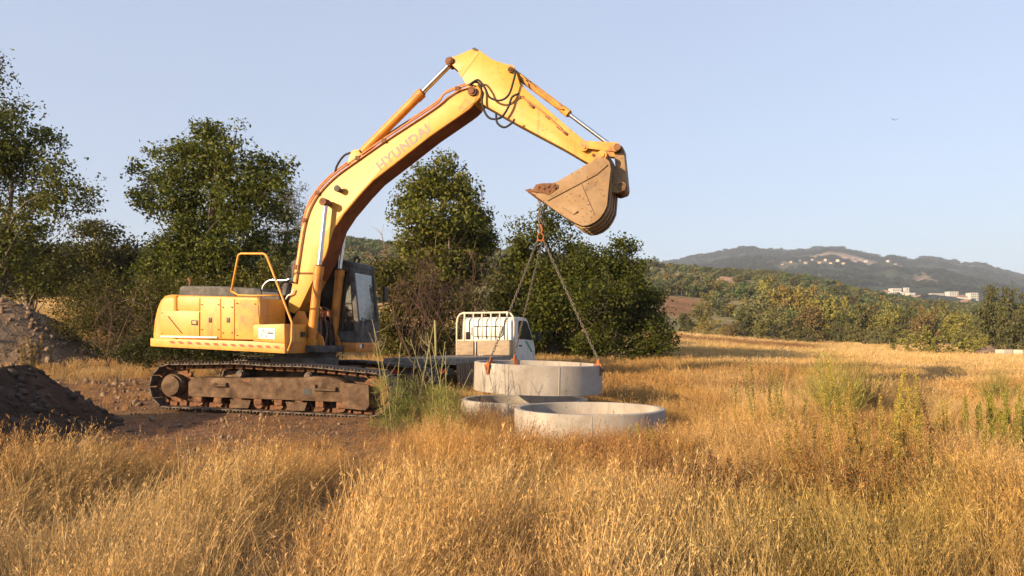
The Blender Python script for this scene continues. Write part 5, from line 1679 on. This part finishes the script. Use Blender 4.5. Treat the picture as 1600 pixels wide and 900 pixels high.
def ram(base, gland, pin, r, rr, name, mat='orange_paint', eye=1.25, yw=.09):
    base, gland, pin = Vector(base), Vector(gland), Vector(pin)
    d = (pin - base).normalized()
    gland = base + d * (gland - base).dot(d)
    b = part(MB().cyl(base, gland, r, seg=24).cyl(gland - d * .16, gland, r * 1.14, seg=24).cyl(base + Vector((0, -yw, 0)), base + Vector((0, yw, 0)), r * eye, seg=20).cyl(base + d * .02, base + d * .05, r * 1.1, seg=24), name, mat)
    part(MB().cyl(gland - d * .05, pin, rr, seg=20), 'piston_rod', 'chrome', b)
    part(MB().cyl(gland, gland + d * .03, r * .8, seg=20).cyl(pin + Vector((0, -yw, 0)), pin + Vector((0, yw, 0)), rr * 1.5, seg=20), 'rod_eye', 'rust_steel', b)
    return b
pb, pg, pp = LP(486, 537, -0.56), LP(496.8, 416, -0.56), LP(509, 316.5, -0.56)
ram(pb, pg, pp, 0.088, 0.047, 'boom_cylinder', yw=.07)
yo = 0.86
ram(pb + Vector((0, yo, 0)), pg + Vector((0, yo, 0)), pp + Vector((0, yo, 0)), 0.088, 0.047, 'boom_cylinder', yw=.07)
part(MB().cyl(pp + Vector((0, -.11, 0)), pp + Vector((0, yo + .11, 0)), 0.055, seg=20).cyl(pp + Vector((0, -.13, 0)), pp + Vector((0, -.08, 0)), 0.075, seg=20), 'cylinder_pin', 'rust_steel')
for y in (-.64, -.50, .23, .37):
    part(MB().box((pb.x - .14, y - .02, zdeck + .04), (pb.x + .12, y + .02, pb.z + .10), 0.02), 'cylinder_bracket', 'orange_paint')
# control valve hoses between the two boom cylinders
rngx = np.random.default_rng(5)
for k in range(9):
    y0 = -0.42 + 0.075 * k
    x0 = pb.x + rngx.uniform(-.05, .12)
    zt = zdeck + rngx.uniform(.55, .85)
    part(MB().tube([Vector(v) for v in smooth_path([(x0 + .05, y0, zdeck + .1), (x0 + rngx.uniform(-.04, .1), y0 + rngx.uniform(-.05, .05), (zdeck + zt) / 2), (x0 - .02, y0, zt), (x0 - .22, y0 + .02, zt + .10)], 5)], 0.021, 7), 'hose', 'rubber' if k % 3 else 'rust_steel', smooth=None)
part(MB().box((pb.x - .18, -.40, zdeck + .10), (pb.x + .02, .16, zdeck + .62), 0.03), 'swing_motor_block', 'black_dusty')
for k in range(3):
    c = Vector((pb.x + .03, -.30 + .17 * k, zdeck + .70))
    part(MB().cyl(c, c + Vector((0, 0, .13)), .045, seg=14), 'hose_fitting', 'orange_clamp')
pa, pgl, ppn = LP(560, 244.5, BY), LP(663.5, 149, BY), LP(705, 99, BY)
ram(pa, pgl, ppn, 0.092, 0.056, 'arm_cylinder', 'orange_paint', yw=.12)
for y in (BY - .17, BY + .13):
    part(MB().prism([(pa.x - .17, pa.z - .22), (pa.x + .22, pa.z - .06), (pa.x + .07, pa.z + .08), (pa.x - .07, pa.z + .08)], y, y + .04, .006), 'cylinder_lug', 'boom_paint', boom)

# --- arm
AW = 0.20
an = BY - AW
arm_out = outline([(703, 92), (707, 88.5), (715, 86), (741, 74.5), (747, 77), (770, 93.5), (798, 102), (805, 107), (808, 118), (812, 131), (847, 163), (880, 192), (909, 216), (926, 230), (943, 238), (951, 245), (950, 252), (943, 257), (931, 258), (918, 254), (880, 231.5), (804, 191), (748, 159), (735, 151), (726, 128), (717, 112), (706, 101)], an)
arm = part(MB().prism(arm_out, an, BY + AW, 0.014, 2), 'arm', 'boom_paint', smooth=30)
part(MB().prism(outline([(737, 77), (741, 74), (748, 78), (746, 81)], an), an - .004, BY + AW + .004), 'arm_cap', 'black_dusty', arm)
part(MB().prism(outline([(716, 112), (745, 80), (748, 83), (721, 121)], an), an - .007, an - .001), 'reinforcing_plate', 'boom_paint', arm)
for (px, py, r, w) in ((704.5, 95, .062, .05), (799, 110, .055, .06), (913.5, 231.5, .075, .10), (944, 248, .085, .30)):
    c = LP(px, py, an)
    part(MB().cyl(c + Vector((0, -w, 0)), c + Vector((0, 2 * AW + w, 0)), r, seg=24).cyl(c + Vector((0, -w - .02, 0)), c + Vector((0, -w, 0)), r * .55, seg=16), 'arm_pin', 'rust_steel' if r < .07 else 'worn_paint', arm)
for (px, py) in ((828, 161), (831, 166), (856, 183), (874, 200), (883, 208), (929, 244)):
    c = LP(px, py, an)
    part(MB().box(c + Vector((-.05, -.035, -.025)), c + Vector((.05, 0.0, .025)), 0.008, rot=Matrix.Rotation(0.7, 3, 'Y')), 'pipe_bracket', 'rust_steel', arm)
flow([(812, 150), (830, 161), (856, 182), (884, 209)], an - .03, 0.013, par=arm, n=4)
# hoses hanging in loops at the boom-arm joint
for k, pts in enumerate(([(733, 134), (744, 128), (752, 138), (754, 165), (764, 184), (782, 184), (794, 168), (800, 152), (811, 146)], [(735, 131), (747, 125), (758, 138), (765, 152), (781, 157), (795, 148), (803, 124), (806, 110)], [(775, 178), (777, 192), (788, 199), (800, 192), (804, 186)])):
    rail(pts, 0.021, 'hose', 'rubber', an - .10 - .05 * k, 5, arm)
bb, bg_, bp_ = LP(799, 110.5, BY), LP(888, 179, BY), LP(962, 233, BY)
ram(bb, bg_, bp_, 0.066, 0.038, 'bucket_cylinder', 'worn_paint', yw=.10)
d = (bp_ - bb).normalized()
rail([(808, 112), (840, 141), (868, 165), (880, 171)], 0.016, 'hydraulic_pipe', 'worn_paint', BY - .10, 4)

def bar(p0, p1, w0, w1, y0, y1, name, mat, par=None, bev=.008):
    """flat link with rounded ends, in the x-z plane"""
    a, b = np.array(p0, float), np.array(p1, float)
    ang = math.atan2(b[1] - a[1], b[0] - a[0])
    pr = [(a[0] + w0 * math.cos(t), a[1] + w0 * math.sin(t)) for t in np.linspace(ang + math.pi / 2, ang + 1.5 * math.pi, 9)]
    pr += [(b[0] + w1 * math.cos(t), b[1] + w1 * math.sin(t)) for t in np.linspace(ang - math.pi / 2, ang + math.pi / 2, 9)]
    return part(MB().prism(pr, y0, y1, bev, 2), name, mat, par)
for y in (BY - .31, BY + .25):
    bar(L(913.5, 231.5, BY), L(965, 236, BY), .065, .085, y, y + .06, 'guide_link', 'worn_paint')
hl = bar(L(969, 238, BY), L(974, 297, BY), .085, .095, BY - .19, BY + .19, 'bucket_link', 'bucket_steel')
c0, c1_ = LP(968, 237, BY), LP(974, 297, BY)
part(MB().cyl(c0 + Vector((0, -.36, 0)), c0 + Vector((0, .36, 0)), .062, seg=20), 'link_pin', 'rust_steel', hl)
part(MB().cyl(c1_ + Vector((0, -.30, 0)), c1_ + Vector((0, .30, 0)), .075, seg=20), 'link_pin', 'rust_steel', hl)

# --- bucket
KY0, KY1 = BY - .56, BY + .56
side_out = [(840, 295), (872, 283), (921, 254), (933, 247.5), (945, 246), (952, 252), (954.5, 264), (952, 285), (950, 305), (948.5, 321), (944, 331), (937, 341), (928, 348), (919, 352), (910, 353), (898, 348), (876, 335), (853, 318), (838, 307)]
shell = outline(side_out[3:] , KY0)
mb = MB()
tk = 0.03
S_ = np.array(shell)
cen_ = S_.mean(0)
nrm = []
for i in range(len(S_)):
    t = S_[min(i + 1, len(S_) - 1)] - S_[max(i - 1, 0)]
    nn = np.array([-t[1], t[0]]); nn /= np.linalg.norm(nn)
    if nn @ (cen_ - S_[i]) < 0: nn = -nn
    nrm.append(nn)
S2 = S_ + np.array(nrm) * tk
mb.prism([tuple(v) for v in S_] + [tuple(v) for v in S2[::-1]], KY0 + .002, KY1 - .002)
bucket = part(mb, 'bucket', 'bucket_steel', smooth=40)
sd_out = outline(side_out, KY0)
for y in (KY0 - .004, KY1 - .028):
    sp_ = part(MB().prism(sd_out, y, y + .032, 0.008, 2), 'side_plate', 'bucket_steel', bucket)
for y, t in ((KY0 - .028, .022), (KY1 + .006, .022)):
    part(MB().prism(outline([(843, 301), (873, 285.5), (921, 256.5), (940, 250), (950, 258), (932, 273.5), (890, 296), (856, 314)], KY0), y, y + t, 0.006, 2), 'wear_band', 'bucket_steel', bucket)
    cut = part(MB().prism(outline([(831, 299.5), (838, 289), (846, 287), (868, 286.5), (873.5, 291), (873, 295), (858, 305.5), (850, 303)], KY0), y - .012, y + t + .006, 0.006, 2), 'side_cutter', 'rust_steel', bucket)
    for (px, py) in ((842, 293), (850, 295), (857, 292), (866, 290), (858, 299), (868, 294)):
        c = LP(px, py, KY0); c.y = y - .012 if y < 0 else y + t + .006
        s = -1 if y < 0 else 1
        part(MB().cyl(c, c + Vector((0, .022 * s, 0)), .024, seg=6), 'bolt', 'rust_steel', cut)
a_, b_ = L(908.5, 289, KY0), L(928, 335, KY0)
part(MB().tube([Vector((a_[0], KY0 - .006, a_[1])), Vector((b_[0], KY0 - .006, b_[1]))], 0.016, 6), 'side_rib', 'bucket_steel', bucket)
a_, b_ = L(878, 324, KY0), L(896, 335, KY0)
part(MB().tube([Vector((a_[0], KY0 - .008, a_[1])), Vector((b_[0], KY0 - .008, b_[1])), Vector((b_[0] + .07, KY0 - .03, b_[1] + .05))], 0.015, 6), 'side_hook', 'bucket_steel', bucket)
# wear strips round the heel, ears for the two pins
heel = outline([(952.5, 285), (950.5, 305), (949, 321), (944.5, 331.5), (937.5, 341.8), (928.5, 349), (919, 353), (909, 354), (897, 349)], KY0)
hs = np.array(heel)
for y in (BY - .42, BY - .14, BY + .14, BY + .42):
    o_ = [tuple(v + (v - cen_) / np.linalg.norm(v - cen_) * .026) for v in hs]
    part(MB().prism([tuple(v) for v in hs] + o_[::-1], y - .07, y + .07, .004, 1), 'wear_strip', 'bucket_steel', bucket)
for y in (BY - .30, BY + .23):
    part(MB().prism(outline([(930, 256), (938, 243), (950, 240), (956, 250), (972, 285), (981, 293), (979, 302), (968, 306), (951, 303), (945, 270)], BY), y, y + .07, .012, 2), 'bucket_ear', 'bucket_steel', bucket)
lip0, lip1 = L(838, 307, KY0), L(840, 295, KY0)
lc = ((lip0[0] + lip1[0]) / 2, (lip0[1] + lip1[1]) / 2)
part(MB().prism(outline([(831, 300.5), (833, 297.5), (856, 305), (862, 322), (853, 318)], KY0), KY0, KY1, .004, 1), 'cutting_lip', 'bucket_steel', bucket)
tp = outline([(819, 296.2), (828, 294), (842, 299), (848, 307), (838, 307.5), (827, 301)], KY0)
for k in range(5):
    y = KY0 + .07 + k * (KY1 - KY0 - .14) / 4
    part(MB().prism(tp, y - .05, y + .05, .012, 2), 'tooth', 'rust_steel', bucket)

# --- cab
CY0, CY1 = 0.37, 1.38
xt, zt = L(551.5, 412, CY0)
xb, zb_ = L(558.5, 533, CY0)
xr_ = -0.62
def slope(z): return xb + (xt - xb) * (z - zb_) / (zt - zb_)
zs0, zs1 = L(560, 499, CY0)[1], L(560, 424, CY0)[1]
part(MB().box((xr_ - .05, .30, zdeck + .005), (xb + .02, 1.40, zb_ - .03), 0.02), 'cab_deck', 'orange_paint')
for k in range(5):
    y = .72 + .13 * k
    part(MB().box((xb + .018, y - .02, zb_ - .12), (xb + .023, y + .02, zb_ - .08)), 'hazard_mark', 'red_stripe')
part(MB().box((xb + .018, .44, zb_ - .14), (xb + .024, .53, zb_ - .07)), 'plate', 'white_sticker')
part(MB().box((xb + .018, .55, zb_ - .14), (xb + .0245, .63, zb_ - .06)), 'plate', 'black_paint')
mb = MB()
pw = .075
for y in (CY0, CY1 - pw):
    mb.prism([(xb - .10, zb_ - .03), (xb, zb_ - .03), (xb, zs0), (xt, zt - .03), (xt - .10, zt - .03), (xb - .10, zs0)], y, y + pw, .015)
    mb.box((xr_, y, zb_ - .03), (xr_ + .10, y + pw, zt - .03), .015)
    mb.box((xr_ + .1, y + .005, zb_ - .03), (xb - .1, y + .055, zb_ + .20), .01)
    mb.box((xr_ + .1, y + .005, zt - .16), (xt - .1, y + .06, zt - .03), .01)
mb.prism([(xr_ - .02, zt - .04), (xr_ - .02, zt + .04), (xr_ + .1, zt + .09), (xt - .25, zt + .09), (xt + .0, zt + .03), (xt + .03, zt - .06), (xt - .05, zt - .06)], CY0 - .01, CY1 + .01, .035, 3)
mb.prism([(xb - .06, zb_ - .03), (xb + .005, zb_ - .03), (xb + .005, zs0 - .02), (xb - .06, zs0 - .02)], CY0 + pw, CY1 - pw, .01)
mb.box((xr_ + .01, CY0 + pw, zb_ - .03), (xr_ + .05, CY1 - pw, zb_ + .75), .01)
mb.box((slope(zs1) - .07, CY0 + pw, zt - .17), (slope(zs1) + .0, CY1 - pw, zt - .05), .01)
mb.box((xr_ + .05, CY0 + .05, zb_ - .03), (xb - .06, CY1 - .05, zb_ + .02))
cab = part(mb, 'cab', 'black_dusty')
g0, g1 = zs0 - .02, zt - .17
part(MB().prism([(slope(g0) - .03, g0), (slope(g0) - .022, g0), (slope(g1) - .022, g1), (slope(g1) - .03, g1)], CY0 + pw, CY1 - pw), 'front_pane', 'front_glass', cab)
part(MB().prism([(xr_ + .1, zb_ + .20), (xb - .1, zb_ + .20), (slope(zs0) - .1, zs0), (slope(g1) - .1, g1 + .01), (xr_ + .1, g1 + .01)], CY0 + .025, CY0 + .032), 'side_pane', 'cab_glass', cab)
part(MB().prism([(xr_ + .1, zb_ + .20), (xb - .1, zb_ + .20), (slope(zs0) - .1, zs0), (slope(g1) - .1, g1 + .01), (xr_ + .1, g1 + .01)], CY1 - .04, CY1 - .033), 'side_pane', 'cab_glass', cab)
part(MB().box((xr_ + .03, CY0 + pw, zb_ + .75), (xr_ + .036, CY1 - pw, zt - .05)), 'rear_pane', 'cab_glass', cab)
part(MB().box((-.30, .62, zb_ + .35), (.22, 1.14, zb_ + .50), .05, 3).box((-.36, .64, zb_ + .45), (-.20, 1.12, zb_ + 1.12), .05, 3, rot=Matrix.Rotation(-.15, 3, 'Y')).box((-.20, .72, zb_ + .02), (.12, 1.04, zb_ + .36), .02), 'seat', 'black_dusty', cab)
part(MB().prism([(-.02, zb_ + .50), (.12, zb_ + .30), (.22, zb_ + .62), (.20, zb_ + .88), (.02, zb_ + .95)], .56, .60, .02), 'seat_cover', 'white_sticker', cab, label='white cloth hanging in the cab')
part(MB().tube([LP(556, 404, CY0 + .1), LP(553, 410, CY0 + .1)], .02, 6).tube([LP(553, 407, CY0 + .1), LP(554, 402.5, CY0 + .1), LP(559, 402, CY0 + .1), LP(562, 405, CY0 + .1), LP(560, 411, CY0 + .1)], .022, 8), 'roof_hook', 'black_paint', cab)
part(MB().tube([Vector((xb + .035, CY0 + .12, zb_)), Vector((xb + .05, CY0 + .12, zb_ + .06)), Vector((xb + .05, CY0 + .12, zs0 - .05)), Vector((xb + .02, CY0 + .12, zs0))], .014, 7), 'grab_rail', 'chain_steel', cab)
part(MB().tube([Vector((xb + .03, CY0 + .1, zs0 + .02)), Vector((xb + .04, CY0 + .5, zs0 - .02)), Vector((xb + .04, CY1 - .1, zs0 + .03))], .012, 6), 'wiper', 'black_paint', cab)
mp = Vector((xb + .02, CY1 + .20, zt - .55))
part(MB().tube([Vector((xb - .05, CY1 - .02, zt - .35)), Vector((xb, CY1 + .15, zt - .42)), mp], .012, 6).box(mp + Vector((-.03, -.07, -.17)), mp + Vector((.03, .10, .15)), .02), 'mirror', 'black_paint', cab)
for k in range(4):
    z = zb_ + .08 + k * .085
    part(MB().box((xb + .004, CY0 + .26, z), (xb + .010, CY1 - .12, z + .035), .002), 'panel_rib', 'black_dusty', cab)

# ------------------------------------------------------------------ concrete rings
def ring(spec, label, tilt=(0, 0)):
    x, y, zb, R, h = spec
    r = R - 0.095
    b = 0.012
    prof = [(R, 0), (R, h - b), (R - b, h), (r + b, h), (r, h - b), (r, b), (r + b, 0), (R - b, 0)]
    n = 96
    V, F = [], []
    for i in range(n):
        a = 2 * math.pi * i / n
        wob = 1 + 0.0015 * math.sin(3 * a + x)
        V += [(p[0] * wob * math.cos(a), p[0] * wob * math.sin(a), p[1]) for p in prof]
    k = len(prof)
    for i in range(n):
        for j in range(k):
            F.append((i * k + j, ((i + 1) % n) * k + j, ((i + 1) % n) * k + (j + 1) % k, i * k + (j + 1) % k))
    me = np_mesh('concrete_ring', np.array(V), np.array(F))
    bm = bmesh.new(); bm.from_mesh(me)
    bmesh.ops.recalc_face_normals(bm, faces=bm.faces[:])
    for f in bm.faces: f.smooth = True
    for e in bm.edges:
        if len(e.link_faces) == 2 and e.calc_face_angle(0) > 0.4: e.smooth = False
    bm.to_mesh(me); bm.free()
    o = link('concrete_ring', me, MATS['concrete'], label=label, cat='ring', group='concrete well rings')
    o.location = (x, y, zb)
    for q in (-88, 92, 176):                          # mould seams left by the casting form
        a = math.radians(q + 14 * math.sin(x * 3))
        e = Vector((math.cos(a), math.sin(a), 0)); t_ = Vector((-e.y, e.x, 0))
        MB().prism([(-.012, .0), (.012, .0), (.006, .007), (-.006, .007)], .02, h - .02, axis='z').build('mould_seam', MATS['concrete'], o).matrix_local = Matrix(((t_.x, e.x, 0, e.x * R), (t_.y, e.y, 0, e.y * R), (0, 0, 1, 0), (0, 0, 0, 1)))
    o.rotation_euler = (tilt[0], tilt[1], 0)
    return o
ring(RINGS[0], 'nearest concrete ring lying in the grass at the front')
ring(RINGS[1], 'concrete ring on the ground below the hanging one, mostly hidden')
hang = ring(RINGS[2], 'concrete ring lifted off the ground by three chains', (math.radians(0.6), math.radians(1.6)))
bpy.context.view_layer.update()
HM = hang.matrix_basis.copy()

# ------------------------------------------------------------------ lifting gear
hook = np.array(at(847.5, 371, RINGS[2][1]))
hook[0], hook[1] = RINGS[2][0] + 0.06, RINGS[2][1]
bk = UP.out(*[LP(849, 316, BY)[i] for i in range(3)])
sling = empty('chain_sling', hook, label='three legged chain sling hanging from the bucket', cat='chain')
def chain(mb, p0, p1, pitch=0.054, wr=0.0066, sag=0.0):
    p0, p1 = np.array(p0, float), np.array(p1, float)
    n = max(2, int(round(np.linalg.norm(p1 - p0) / pitch)))
    d = (p1 - p0) / n
    u = unit(d)
    s1 = unit(np.cross(u, [0.3, 1, 0.2])); s2 = np.cross(u, s1)
    half = np.linalg.norm(d) / 2 + wr * 1.2
    for i in range(n):
        c = p0 + d * (i + 0.5) + np.array([0, 0, -sag * math.sin(math.pi * (i + .5) / n)])
        w = (s1 if i % 2 else s2) * 0.017
        pts = []
        for a in np.linspace(0, 2 * math.pi, 12, endpoint=False):
            ca, sa = math.cos(a), math.sin(a)
            pts.append(c + u * (half - 0.017) * (1 if ca > 0 else -1) * (abs(ca) > 0.3) + u * 0.017 * ca + w * sa)
        mb.tube(pts, wr, 5, closed=True)
mb = MB()
top = bk - hook
chain(mb, (0.02, 0, 0.06), top + np.array([0.03, 0.04, 0]), 0.072, 0.0105)
mb.build('upper_chain', MATS['chain_steel'], sling)
mb = MB()
chain(mb, (-0.02, 0.01, 0.06), top + np.array([-0.07, -0.08, -0.02]), 0.072, 0.0105)
mb.build('upper_chain', MATS['chain_steel'], sling)
mb = MB().tube([(0.055 * math.cos(a), 0, 0.075 * math.sin(a) + 0.01) for a in np.linspace(0, 2 * math.pi, 20, endpoint=False)], 0.014, 8, closed=True)
mb.box((-.07, -.03, -.075), (.07, .03, -.045), .01).tube([(0, 0, .08), (.035, 0, .13), (.02, 0, .2), (-.01, 0, .24)], .018, 8)
mb.build('master_link', MATS['orange_clamp'], sling)
R_, h_ = RINGS[2][3], RINGS[2][4]
names = ['orange clamp with a hanging flap at the left front of the lifted ring', 'orange clamp on the back rim of the lifted ring, against the truck', 'red orange clamp at the right end of the lifted ring']
for k, th_ in enumerate((-139, 113, -22)):
    a = math.radians(th_)
    rm = R_ - 0.047
    M = HM @ Matrix.Translation((rm * math.cos(a), rm * math.sin(a), h_)) @ Matrix.Rotation(a, 4, 'Z')
    mb = MB()
    w = 0.058
    mb.prism([(-w - .022, -.16), (-w - .004, -.16), (-w - .004, .004), (w + .004, .004), (w + .004, -.20), (w + .024, -.20), (w + .024, .03), (-w - .022, .03)], -.055, .055, .004, 1)
    mb.prism([(-.035, .03), (.035, .03), (.02, .12), (-.02, .12)], -.012, .012, .003, 1)
    if k == 0:
        mb.prism([(-.10, -.02), (.10, -.01), (.03, -.22), (.01, -.24)], w + .026, w + .045, .003, 1, axis='x')
    cl = mb.build('lifting_clamp', MATS['orange_clamp'], label=names[k], cat='clamp', group='clamps holding the lifted ring')
    cl.matrix_world = M @ Matrix.Diagonal((0.9, 0.75, 0.85, 1))
    for kk, z in enumerate((-.10,)):
        MB().cyl((w + .024, 0, z), (w + .06, 0, z), .028, seg=8).build('clamp_bolt', MATS['rust_steel'], cl)
    e = np.array(M @ Vector((0, 0, .11))) - hook
    mb = MB()
    chain(mb, np.array([(-.055, .03, .055)[k], (.02, -.01, -.02)[k] * .8, -.06]), e, sag=0.01)
    mb.build('chain_leg', MATS['chain_steel'], sling)

# ------------------------------------------------------------------ the flatbed truck
TY = -math.radians(23)
tc_ = at(759, 540, 21.0)
tz = hz(tc_[0], 19.5) - 0.02
TR = empty('flatbed_truck', (tc_[0], 21.0, tz), TY, label='small white flatbed truck with a rack behind its cab, seen from behind', cat='truck')
def tp_(mb, name, mat, parent=None, smooth=35, **kw): return mb.build(name, MATS[mat], parent or TR, smooth, **kw)
dz = 1.0 - tz                                             # deck height over the wheels' ground
bed = tp_(MB().box((-.90, -3.65, dz - .09), (.90, -.02, dz - .03), .006).box((-.92, -3.68, dz - .13), (.92, -3.62, dz + .015), .008).box((.875, -3.62, dz - .13), (.925, -.02, dz + .012), .008).box((-.925, -3.62, dz - .13), (-.875, -.02, dz + .012), .008), 'bed_frame', 'deck_metal')
for k in range(8):
    x = -.86 + k * .215
    tp_(MB().box((x, -3.61, dz - .028), (x + .205, -.03, dz + .002), .004, 1), 'bed_plank', 'board_wood', bed)
ch = tp_(MB().box((-.40, -3.5, dz - .30), (-.30, 1.4, dz - .12)).box((.30, -3.5, dz - .30), (.40, 1.4, dz - .12)).box((-.85, -3.60, dz - .36), (.85, -3.54, dz - .20), .01), 'chassis', 'black_dusty')
for x, nm in ((-.62, 'tail_light'), (.62, 'tail_light')):
    tp_(MB().box((x - .10, -3.64, dz - .34), (x + .10, -3.60, dz - .22), .012), nm, 'red_lens', ch)
tp_(MB().box((-.10, -3.63, dz - .34), (.14, -3.605, dz - .25), .004), 'number_plate', 'white_sticker', ch)
# dropped side boards hanging at the right rear
for k in range(9):
    y = -3.55 + k * .135
    tp_(MB().box((.93, y, dz - .62), (.965, y + .11, dz - .10), .006, rot=Matrix.Rotation(-.06, 3, 'Y')), 'side_board', 'old_wood', bed)
def wheel(x, y, r=.31, w=.19):
    wl = tp_(MB().cyl((x - w / 2, y, r), (x + w / 2, y, r), r, seg=32).cyl((x - w / 2 - .012, y, r), (x + w / 2 + .012, y, r), r * .92, seg=32), 'wheel', 'rubber')
    tp_(MB().cyl((x - w / 2 - .02, y, r), (x + w / 2 + .02, y, r), r * .56, seg=24), 'rim', 'deck_metal', wl)
for x in (-.72, .72):
    wheel(x, -2.55); wheel(x, .95)
# cab
side = [(.10, .50), (.10, 1.0), (.10, 1.70), (.14, 1.78), (.24, 1.83), (.95, 1.83), (1.12, 1.77), (1.58, 1.20), (1.70, 1.0), (1.74, .50)]
k_ = (2.06 - tz) / 1.83
side = [(a, b * k_) for a, b in side]
cabm = MB().prism(side, -.79, .79, .07, 4, axis='x')
cabt = tp_(cabm, 'cab', 'truck_white', smooth=50)
def sidep(pts, x0, x1): return MB().prism([(a, b * k_) for a, b in pts], x0, x1, .004, 1, axis='x')
for s in (-1, 1):
    dr = tp_(sidep([(.36, .55), (.36, 1.16), (.40, 1.20), (1.52, 1.16), (1.56, 1.0), (1.56, .55)], s * .787, s * .800), 'door', 'truck_white', cabt)
    tp_(sidep([(.38, 1.22), (.40, 1.68), (.48, 1.73), (.95, 1.73), (1.08, 1.67), (1.48, 1.19)], s * .786, s * .798), 'door_window', 'truck_glass', cabt)
    tp_(MB().box((s * .79, .44, 1.02 * k_), (s * .82, .62, 1.06 * k_), .006), 'door_handle', 'black_paint', dr)
    tp_(sidep([(.85, 1.17), (1.02, 1.17), (1.45, .86), (1.34, .84)], s * .800, s * .803), 'door_stripe', 'green_decal', dr)
    tp_(MB().tube([(s * .80, 1.45, 1.35 * k_), (s * .95, 1.52, 1.38 * k_)], .012, 6).box((s * .95 - .07, 1.48, 1.14 * k_), (s * .95 + .07, 1.55, 1.42 * k_), .02), 'mirror', 'black_paint', cabt)
tp_(MB().tube([(-.42, .088, 1.28 * k_), (-.47, .088, 1.33 * k_), (-.47, .088, 1.52 * k_), (-.42, .088, 1.57 * k_), (.42, .088, 1.57 * k_), (.47, .088, 1.52 * k_), (.47, .088, 1.33 * k_), (.42, .088, 1.28 * k_)], .013, 6, closed=True), 'window_seal', 'black_dusty', cabt, smooth=None)
tp_(MB().box((-.44, .085, 1.30 * k_), (.44, .099, 1.55 * k_), .004), 'rear_window', 'truck_white', cabt, label='whited out rear window')
tp_(MB().box((-.62, .02, 1.17 * k_), (-.54, .10, 1.42 * k_), .01), 'air_intake', 'black_dusty', cabt)
# head rack
ht = 2.17 - tz
hb = tp_(MB().tube([(-.86, -.05, dz), (-.86, -.05, ht - .28), (-.83, -.05, ht - .12), (-.76, -.05, ht - .03), (-.66, -.05, ht), (.66, -.05, ht), (.76, -.05, ht - .03), (.83, -.05, ht - .12), (.86, -.05, ht - .28), (.86, -.05, dz)], .027, 8), 'head_rack', 'cream_paint', smooth=None)
for x in (-.62, -.35, -.09, .18, .44, .66):
    tp_(MB().tube([(x, -.05, dz + .40), (x, -.05, ht + (.03 if abs(x) > .6 else 0))], .022 if abs(x) < .6 else .028, 7), 'rack_bar', 'cream_paint', hb, smooth=None)
tp_(MB().tube([(-.86, -.05, dz + .42), (.86, -.05, dz + .42)], .02, 7), 'rack_rail', 'cream_paint', hb, smooth=None)
tp_(MB().box((-.85, -.075, dz + .02), (-.34, -.04, dz + .40), .006), 'rack_board', 'board_wood', hb)
tp_(MB().box((-.22, -.075, dz + .02), (.85, -.04, dz + .40), .006), 'rack_board', 'board_wood', hb)
tp_(MB().tube([(-.28, -.06, dz), (-.28, -.06, dz + .42)], .02, 7), 'rack_post', 'cream_paint', hb, smooth=None)

# ------------------------------------------------------------------ stake behind the truck bed, small bird
x, y = at(682, 500, 23.0)[:2]
z0 = hz(x, y)
o = MB().tube([(0, 0, -.1), (-.02, 0, at(682, 500, 23.0)[2] - z0 - .6), (-.05, 0, at(682, 500, 23.0)[2] - z0)], [.04, .036, .03], 7).build('stake', MATS['stem'], label='leaning grey wooden stake behind the truck bed', cat='post')
o.location = (x, y, z0)

bp = at(1397, 188, 70)
bm = bmesh.new()
def bv(*p): return bm.verts.new(p)
body = [bv(-.16, 0, 0), bv(-.04, -.035, -.03), bv(-.04, .035, -.03), bv(-.04, 0, .04), bv(.10, -.03, -.02), bv(.10, .03, -.02), bv(.10, 0, .035), bv(.20, 0, .01)]
for f in ((0, 1, 2), (0, 2, 3), (0, 3, 1), (1, 4, 5, 2), (2, 5, 6, 3), (3, 6, 4, 1), (4, 7, 5), (5, 7, 6), (6, 7, 4)): bm.faces.new([body[i] for i in f])
for s in (-1, 1):
    w = [bv(-.03, s * .02, .03), bv(.08, s * .02, .03), bv(.10, s * .16, .14), bv(.02, s * .34, .17), bv(-.04, s * .15, .12)]
    w2 = [bv(v.co.x, v.co.y, v.co.z - .008) for v in w]
    bm.faces.new(w); bm.faces.new(w2[::-1])
    for i in range(5): bm.faces.new((w[i], w2[i], w2[(i + 1) % 5], w[(i + 1) % 5]))
tl = [bv(-.15, -.01, 0), bv(-.15, .01, 0), bv(-.27, .04, .01), bv(-.27, -.04, .01)]
bm.faces.new(tl)
bmesh.ops.recalc_face_normals(bm, faces=bm.faces[:])
me = bpy.data.meshes.new('bird'); bm.to_mesh(me); bm.free()
o = link('bird', me, MATS['black_dusty'], label='small dark bird flying high in the right sky', cat='bird')
o.location = bp
o.rotation_euler = (0.3, -0.2, 0.9)

# ------------------------------------------------------------------ haze: the air between here and the mountain
hzb = MB().box((-4600, -70, -14), (4600, 3500, 420)).build('haze', None, label='thin pale haze in the air over the valley', cat='haze', kind='stuff')
hm = bpy.data.materials.new('air')
hm.use_nodes = True
N, Lk = hm.node_tree.nodes, hm.node_tree.links
N.remove(N['Principled BSDF'])
pv = N.new('ShaderNodeVolumePrincipled')
pv.inputs['Color'].default_value = (0.70, 0.82, 1.0, 1)
pv.inputs['Density'].default_value = 0.00019
pv.inputs['Anisotropy'].default_value = 0.0
Lk.new(pv.outputs[0], N['Material Output'].inputs['Volume'])
hzb.data.materials.append(hm)
